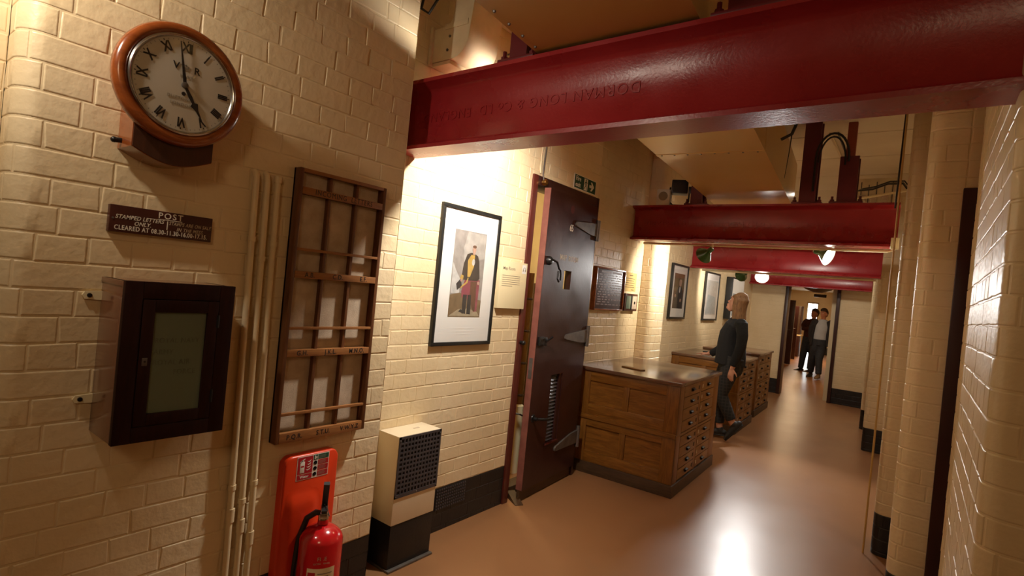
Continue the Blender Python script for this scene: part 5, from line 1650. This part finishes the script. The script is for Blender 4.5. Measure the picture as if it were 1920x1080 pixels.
def head(body, parent, c, f, upv, k=1.0, skin='skin'):
    """skull, jaw, nose, ears into the body mesh; eyes, brows and lips as small children"""
    f = Vector(f).normalized()
    u = Vector(upv)
    u = (u - f * u.dot(f)).normalized()
    s = u.cross(f)
    c = Vector(c)
    P = lambda a, b, h: c + f * a * k + s * b * k + u * h * k
    body.loft([P(0.0, 0, 0.078), P(-0.002, 0, 0.045), P(-0.005, 0, 0.0), P(0.012, 0, -0.05), P(0.034, 0, -0.092)], [(0.056 * k, 0.070 * k), (0.071 * k, 0.090 * k), (0.074 * k, 0.094 * k), (0.062 * k, 0.074 * k), (0.028 * k, 0.032 * k)], s, 18)
    body.loft([P(0.078, 0, 0.030), P(0.089, 0, -0.004), P(0.098, 0, -0.022)], [(0.008 * k, 0.009 * k), (0.009 * k, 0.010 * k), (0.013 * k, 0.010 * k)], s, 10)
    body.ball(P(0.066, 0, -0.090), 0.022 * k, 10)
    body.ball(P(0.070, 0, -0.055), (0.026 * k, 0.026 * k, 0.022 * k), 10)
    body.ball(P(0.077, 0, 0.048), (0.03 * k, 0.03 * k, 0.012 * k), 10)
    for q in (-1, 1):
        body.ball(P(-0.005, q * 0.077, -0.010), (0.018 * k, 0.012 * k, 0.030 * k), 10)
        e = MB().ball(P(0.0760, q * 0.030, 0.016), 0.0072 * k, 10).obj('eye', 'mat_white', None)
        e.parent = parent
        e.matrix_parent_inverse = parent.matrix_world.inverted()
        e = MB().ball(P(0.0805, q * 0.030, 0.016), 0.0036 * k, 8).obj('iris', 'hair_dark', None)
        e.parent = parent
        e.matrix_parent_inverse = parent.matrix_world.inverted()
        e = MB().tube([P(0.086, q * 0.016, 0.036), P(0.086, q * 0.032, 0.041), P(0.074, q * 0.048, 0.035)], 0.0022 * k, 6).obj('eyebrow', 'hair_dark', None)
        e.parent = parent
        e.matrix_parent_inverse = parent.matrix_world.inverted()
    e = MB().tube([P(0.084, -0.019, -0.056), P(0.0945, 0, -0.055), P(0.084, 0.019, -0.056)], [0.002 * k, 0.0048 * k, 0.002 * k], 8).obj('lips', 'lips', None)
    e.parent = parent
    e.matrix_parent_inverse = parent.matrix_world.inverted()
    return P


# --- the woman: faces -X, head tipped back, one hand on the chest, rear foot on its toe
WY = 6.44
kx = WY / 6.6


def wp(x, z, dy=0.0):
    """points read at 6.6 m, brought to the depth they really have"""
    q = (WY + dy) / 6.6
    return Vector((x * q, WY + dy, 1.51 + (z - 1.51) * q))


wo = thing('person', 'woman with light brown hair in a black jumper, looking up at the pictures', 'person', floorM(-1.62, WY))
b = MB()
S_ = (0, 1, 0)
hd = wp(-1.722, 1.545)
face = (-0.90, 0.02, 0.42)
P = head(b, wo, hd, face, (0.30, 0, 1), 0.94)
b.loft([wp(-1.66, 1.33), wp(-1.675, 1.41), wp(-1.70, 1.48)], [(0.060, 0.055), (0.050, 0.048), (0.050, 0.050)], S_, 14)
# torso, legs (skin under the clothes)
b.loft([wp(-1.72, 0.86), wp(-1.71, 0.98), wp(-1.715, 1.12), wp(-1.695, 1.24), wp(-1.67, 1.31)], [(0.155, 0.105), (0.135, 0.100), (0.145, 0.105), (0.150, 0.090), (0.100, 0.060)], S_, 18)
LEG_N = [wp(-1.70, 0.88, -0.085), wp(-1.755, 0.66, -0.090), wp(-1.795, 0.47, -0.085), wp(-1.715, 0.31, -0.075), wp(-1.635, 0.165, -0.06)]
LEG_F = [wp(-1.73, 0.88, 0.085), wp(-1.80, 0.66, 0.085), wp(-1.835, 0.47, 0.075), wp(-1.80, 0.28, 0.06), wp(-1.775, 0.085, 0.05)]
lr_ = [(0.082, 0.085), (0.070, 0.072), (0.052, 0.054), (0.048, 0.050), (0.032, 0.034)]
b.loft(LEG_N, lr_, S_, 14)
b.loft(LEG_F, lr_, S_, 14)
# arms
ARM_N = [wp(-1.645, 1.315, -0.165), wp(-1.625, 1.18, -0.205), wp(-1.63, 1.05, -0.215), wp(-1.665, 0.92, -0.205), wp(-1.70, 0.80, -0.195)]
ar = [(0.052, 0.052), (0.046, 0.046), (0.040, 0.040), (0.034, 0.034), (0.024, 0.026)]
b.loft(ARM_N, ar, S_, 12)
hand(b, wp(-1.702, 0.795, -0.195), (-0.12, 0.03, -1), (0.3, 1, 0), 0.95, 0.35)
HAND_F = Vector((-2.045, 6.80, 0.905))
ARM_F = [wp(-1.69, 1.315, 0.165), wp(-1.74, 1.19, 0.21), wp(-1.80, 1.06, 0.25), Vector((-1.90, 6.76, 0.985)), HAND_F]
b.loft(ARM_F, ar, (0, 0, 1), 12)
hand(b, HAND_F, (-1, 0.12, -0.10), (0, 0, -1), 0.95, 0.12)
body = skin_mesh('body', b, 'skin', wo, 0.0065, 5)
# jumper
j = MB()
j.loft([wp(-1.735, 0.835), wp(-1.73, 0.93), wp(-1.735, 1.08), wp(-1.73, 1.19), wp(-1.695, 1.29), wp(-1.665, 1.37)], [(0.185, 0.165), (0.180, 0.160), (0.172, 0.150), (0.182, 0.140), (0.185, 0.120), (0.098, 0.086)], S_, 20, False)
j.loft([p + Vector((0, 0, 0.006)) for p in ARM_N[:4]] + [wp(-1.695, 0.825, -0.197)], [(0.064, 0.064), (0.060, 0.060), (0.056, 0.056), (0.052, 0.052), (0.040, 0.040)], S_, 14, False)
j.ball(wp(-1.652, 1.305, -0.150), 0.074, 12)
j.ball(wp(-1.69, 1.305, 0.150), 0.074, 12)
j.loft(ARM_F[:4] + [HAND_F + Vector((0.035, -0.008, 0.008))], [(0.072, 0.072), (0.066, 0.066), (0.060, 0.060), (0.054, 0.054), (0.042, 0.042)], (0, 0, 1), 14, False)
skin_mesh('jumper', j, 'knit', wo, 0.009, 4)
t_ = MB()
grow = [(0.105, 0.108), (0.090, 0.092), (0.070, 0.072), (0.064, 0.066), (0.052, 0.054)]
t_.loft([LEG_N[0] + Vector((0.01, 0, 0.05))] + LEG_N[1:4] + [LEG_N[3].lerp(LEG_N[4], 0.72)], grow, S_, 16, False)
t_.loft([LEG_F[0] + Vector((0.01, 0, 0.05))] + LEG_F[1:4] + [LEG_F[3].lerp(LEG_F[4], 0.70)], grow, S_, 16, False)
t_.loft([wp(-1.71, 0.80), wp(-1.71, 0.93)], [(0.165, 0.125), (0.165, 0.125)], S_, 18)
skin_mesh('trousers', t_, 'check', wo, 0.009, 4)


def shoe(parent, ankle, toe_dir, pitch_toe, m, k=1.0, name='shoe', sole='shoe'):
    """ankle joint; toe_dir: heading in plan; pitch_toe: how far the toe points down (radians)"""
    h = Vector((toe_dir[0], toe_dir[1], 0)).normalized()
    d = h * math.cos(pitch_toe) - Vector((0, 0, math.sin(pitch_toe)))
    u = h * math.sin(pitch_toe) + Vector((0, 0, math.cos(pitch_toe)))
    s = d.cross(u)
    A = Vector(ankle)
    q = lambda f, z: A + d * f * k + u * z * k
    g = MB()
    g.loft([q(-0.055, -0.045), q(0.0, -0.040), q(0.07, -0.050), q(0.14, -0.060), q(0.185, -0.066)], [(0.034 * k, 0.036 * k), (0.038 * k, 0.044 * k), (0.042 * k, 0.034 * k), (0.044 * k, 0.026 * k), (0.034 * k, 0.018 * k)], s, 14)
    g.loft([q(-0.01, -0.03), q(0.0, 0.012)], [(0.040 * k, 0.045 * k), (0.036 * k, 0.040 * k)], s, 14, False)
    g.loft([q(-0.07, -0.079), q(0.06, -0.082), q(0.19, -0.082)], [(0.036 * k, 0.010 * k), (0.042 * k, 0.010 * k), (0.036 * k, 0.010 * k)], s, 12)
    return skin_mesh(name, g, m, parent, 0.007 * max(k, 1), 3)


shoe(wo, LEG_N[-1], (-0.9, -0.35), math.radians(50), 'shoe', 0.95)
shoe(wo, LEG_F[-1], (-1, -0.05), math.radians(2), 'shoe', 0.95)
# hair: a shoulder-length bob
h_ = MB()
Pq = lambda a, bb, hh_: P(a, bb, hh_)
dn = Vector((0, 0, -1))
h_.loft([Pq(-0.010, 0, 0.088), Pq(-0.024, 0, 0.060), Pq(-0.042, 0, 0.01), Pq(-0.075, 0, -0.04) + dn * 0.03, Pq(-0.090, 0, -0.04) + dn * 0.10, Pq(-0.088, 0, -0.04) + dn * 0.155], [(0.064, 0.074), (0.090, 0.086), (0.096, 0.076), (0.100, 0.060), (0.102, 0.052), (0.090, 0.030)], (0, 1, 0), 18)
h_.ball(Pq(0.030, 0, 0.078), (0.060, 0.066, 0.034), 14)
for q in (-1, 1):
    a_ = Pq(-0.024, q * 0.086, -0.02)
    h_.loft([Pq(0.030, q * 0.050, 0.086), Pq(0.004, q * 0.080, 0.045), a_, a_ + dn * 0.07 + Vector((0.006, 0, 0)), a_ + dn * 0.14 + Vector((0.006, 0, 0)), a_ + dn * 0.19], [(0.028, 0.020), (0.034, 0.020), (0.036, 0.022), (0.038, 0.022), (0.036, 0.018), (0.022, 0.012)], (1, 0, 0), 12)
skin_mesh('hair', h_, 'hair', wo, 0.008, 3)


# --- the two men walking up from the far room
def man(label, Y, ref, headp, facev, hips, legs, arms, shirt, jacket, hairm, trousers, feet, tops):
    def mp(x, z, dy=0.0):
        q = (Y + dy) / ref
        return Vector((x * q, Y + dy, 1.51 + (z - 1.51) * q))
    o = thing('person', label, 'person', floorM(hips[0] * Y / ref, Y), 'people')
    del o['group']
    b = MB()
    X_ = (1, 0, 0)
    hc = mp(*headp)
    P = head(b, o, hc, facev, (0, 0, 1), 1.0)
    nk = mp(*tops[0])
    b.loft([nk - Vector((0, 0, 0.06)), nk + Vector((0, 0, 0.04)), hc - Vector((0, 0, 0.06))], [(0.056, 0.056), (0.050, 0.050), (0.050, 0.054)], X_, 14)
    hp_ = mp(*hips)
    ch = nk.lerp(hp_, 0.30)
    b.loft([hp_ + Vector((0, 0, 0.02)), hp_ + Vector((0, 0, 0.10)), nk.lerp(hp_, 0.45), ch, nk - Vector((0, 0, 0.06))], [(0.120, 0.080), (0.125, 0.085), (0.140, 0.090), (0.155, 0.085), (0.09, 0.060)], X_, 18)
    rr = [(0.090, 0.092), (0.075, 0.078), (0.060, 0.062), (0.055, 0.057), (0.040, 0.042)]
    for L in legs:
        b.loft([mp(*p) for p in L], rr, X_, 14)
    ra = [(0.048, 0.048), (0.045, 0.045), (0.041, 0.041), (0.038, 0.038), (0.028, 0.030)]
    for A, hd_, pn_ in arms:
        A = [mp(*p) for p in A]
        b.loft(A, ra, (0, 1, 0), 12)
        hand(b, A[-1], hd_, pn_, 1.05, 0.5)
    skin_mesh('body', b, 'skin2', o, 0.010, 4)
    # trousers
    t = MB()
    for L in legs:
        L = [mp(*p) for p in L]
        t.loft([L[0] + Vector((0, 0, 0.06))] + L[1:], [(0.112, 0.115), (0.098, 0.10), (0.082, 0.084), (0.074, 0.076), (0.066, 0.068)], X_, 16, False)
    t.loft([hp_ - Vector((0, 0, 0.09)), hp_ + Vector((0, 0, 0.055))], [(0.165, 0.115), (0.155, 0.108)], X_, 18, False)
    skin_mesh('trousers', t, trousers, o, 0.012, 3)
    # upper garment
    g = MB()
    g.loft([hp_ + Vector((0, 0, 0.045)), hp_ + Vector((0, 0, 0.18)), nk.lerp(hp_, 0.45), ch, nk - Vector((0, 0, 0.07)), nk], [(0.158, 0.112), (0.156, 0.112), (0.172, 0.120), (0.182, 0.114), (0.150, 0.092), (0.070, 0.068)], X_, 20, False)
    sl = MB() if jacket else g
    for A, hd_, pn_ in arms:
        A = [mp(*p) for p in A]
        sl.loft(A[:-1] + [A[-2].lerp(A[-1], 0.85)], [(0.066, 0.066), (0.062, 0.062), (0.057, 0.057), (0.053, 0.053), (0.044, 0.044)], (0, 1, 0), 14, False)
        sl.ball(A[0] + (nk - A[0]) * 0.10, 0.068, 12)
    skin_mesh('shirt' if jacket else 'jumper', g, shirt, o, 0.012, 3)
    if jacket:
        # open jacket: two side panels and the back
        for q in (-1, 1):
            off = Vector((q * 0.142, 0, 0))
            sl.loft([hp_ + off * 1.15 + Vector((0, 0.02, -0.10)), hp_ + off * 1.12 + Vector((0, 0.02, 0.15)), ch + off * 1.05 + Vector((0, 0.02, 0)), nk + off * 0.62 + Vector((0, 0.02, -0.05))], [(0.046, 0.128), (0.044, 0.128), (0.056, 0.126), (0.056, 0.095)], X_, 16, False)
        sl.loft([hp_ + Vector((0, 0.09, -0.10)), ch + Vector((0, 0.09, 0)), nk + Vector((0, 0.06, -0.01))], [(0.19, 0.07), (0.20, 0.07), (0.09, 0.045)], X_, 16, False)
        skin_mesh('jacket', sl, 'navy', o, 0.012, 3)
        MB().ring([(0.164, -0.015), (0.164, 0.02)], 28, 2, (0, 0, 0)).obj('belt', 'shoe', o)
        bl = COL.objects[-1]
        bl.matrix_parent_inverse = o.matrix_world.inverted()
        bl.matrix_local = Matrix.Translation(hp_ + Vector((0, 0, 0.055))) @ Matrix.Diagonal((1, 0.76, 1, 1))
    hr = MB()
    hr.loft([P(-0.012, 0, 0.082), P(-0.024, 0, 0.060), P(-0.038, 0, 0.01), P(-0.045, 0, -0.04)], [(0.060, 0.070), (0.077, 0.084), (0.078, 0.068), (0.058, 0.045)], (1, 0, 0), 16)
    hr.ball(P(0.0, 0, 0.082), (0.080, 0.080, 0.062), 16)
    hr.ball(P(0.045, 0, 0.085), (0.045, 0.048, 0.036), 12)
    skin_mesh('hair', hr, hairm, o, 0.010, 3)
    for (fp, dirn, pt, mm) in feet:
        shoe(o, mp(*fp), dirn, pt, mm, 1.12)
    return o


man('man in a navy jacket, pale blue shirt and dark jeans walking through the far doorway', 14.8, 15.0, (-1.895, 1.545), (-0.45, -0.85, -0.05), (-1.925, 0.87), 
    [[(-1.86, 0.86), (-1.875, 0.66), (-1.905, 0.46, -0.08), (-1.895, 0.27, -0.12), (-1.885, 0.085, -0.16)],
     [(-1.99, 0.86), (-2.015, 0.66), (-2.035, 0.47, 0.05), (-2.045, 0.28, 0.14), (-2.055, 0.12, 0.22)]],
    [([(-1.715, 1.34), (-1.675, 1.20), (-1.655, 1.06), (-1.660, 0.93), (-1.680, 0.80)], (-0.1, -0.1, -1), (-1, 0, 0)),
     ([(-2.075, 1.34), (-2.125, 1.20), (-2.135, 1.06), (-2.115, 0.93), (-2.08, 0.80)], (0.1, -0.1, -1), (1, 0, 0))],
    'shirt', True, 'hair_dark', 'jeans', [((-1.885, 0.085, -0.16), (-0.1, -1), 0.0, 'tan_shoe'), ((-2.055, 0.10, 0.22), (-0.15, -1), 0.12, 'shoe')], [(-1.895, 1.41)])
man('man in a dark maroon jumper with folded arms behind the man in the navy jacket', 16.2, 16.0, (-2.225, 1.535), (-0.80, -0.55, 0.05), (-2.285, 0.86),
    [[(-2.23, 0.85), (-2.215, 0.65), (-2.20, 0.46), (-2.215, 0.27), (-2.225, 0.085)],
     [(-2.345, 0.85), (-2.375, 0.65), (-2.40, 0.46), (-2.415, 0.28), (-2.43, 0.085)]],
    [([(-2.415, 1.31), (-2.46, 1.20), (-2.45, 1.11, -0.10), (-2.36, 1.12, -0.18), (-2.27, 1.145, -0.20)], (1, 0.1, 0.1), (0, 1, 0)),
     ([(-2.08, 1.31), (-2.035, 1.20), (-2.05, 1.10, -0.10), (-2.16, 1.10, -0.20), (-2.25, 1.12, -0.22)], (-1, 0.1, 0.1), (0, 1, 0))],
    'maroon_knit', False, 'hair_dark', 'jeans', [((-2.225, 0.085), (-0.5, -1), 0.0, 'shoe'), ((-2.43, 0.085), (-0.7, -1), 0.0, 'shoe')], [(-2.235, 1.40)])


# lettering becomes plain mesh, one object per line of writing
dg = bpy.context.evaluated_depsgraph_get()
for o in [o for o in COL.objects if o.type == 'FONT']:
    me = bpy.data.meshes.new_from_object(o.evaluated_get(dg))
    n_ = bpy.data.objects.new('lettering_mesh', me)
    COL.objects.link(n_)
    n_.parent = o.parent
    n_.matrix_parent_inverse = o.matrix_parent_inverse.copy()
    n_.matrix_basis = o.matrix_basis.copy()
    nm = o.name
    if o.get('kind'):
        n_['kind'] = o['kind']
    bpy.data.objects.remove(o)
    n_.name = nm
    me.name = nm
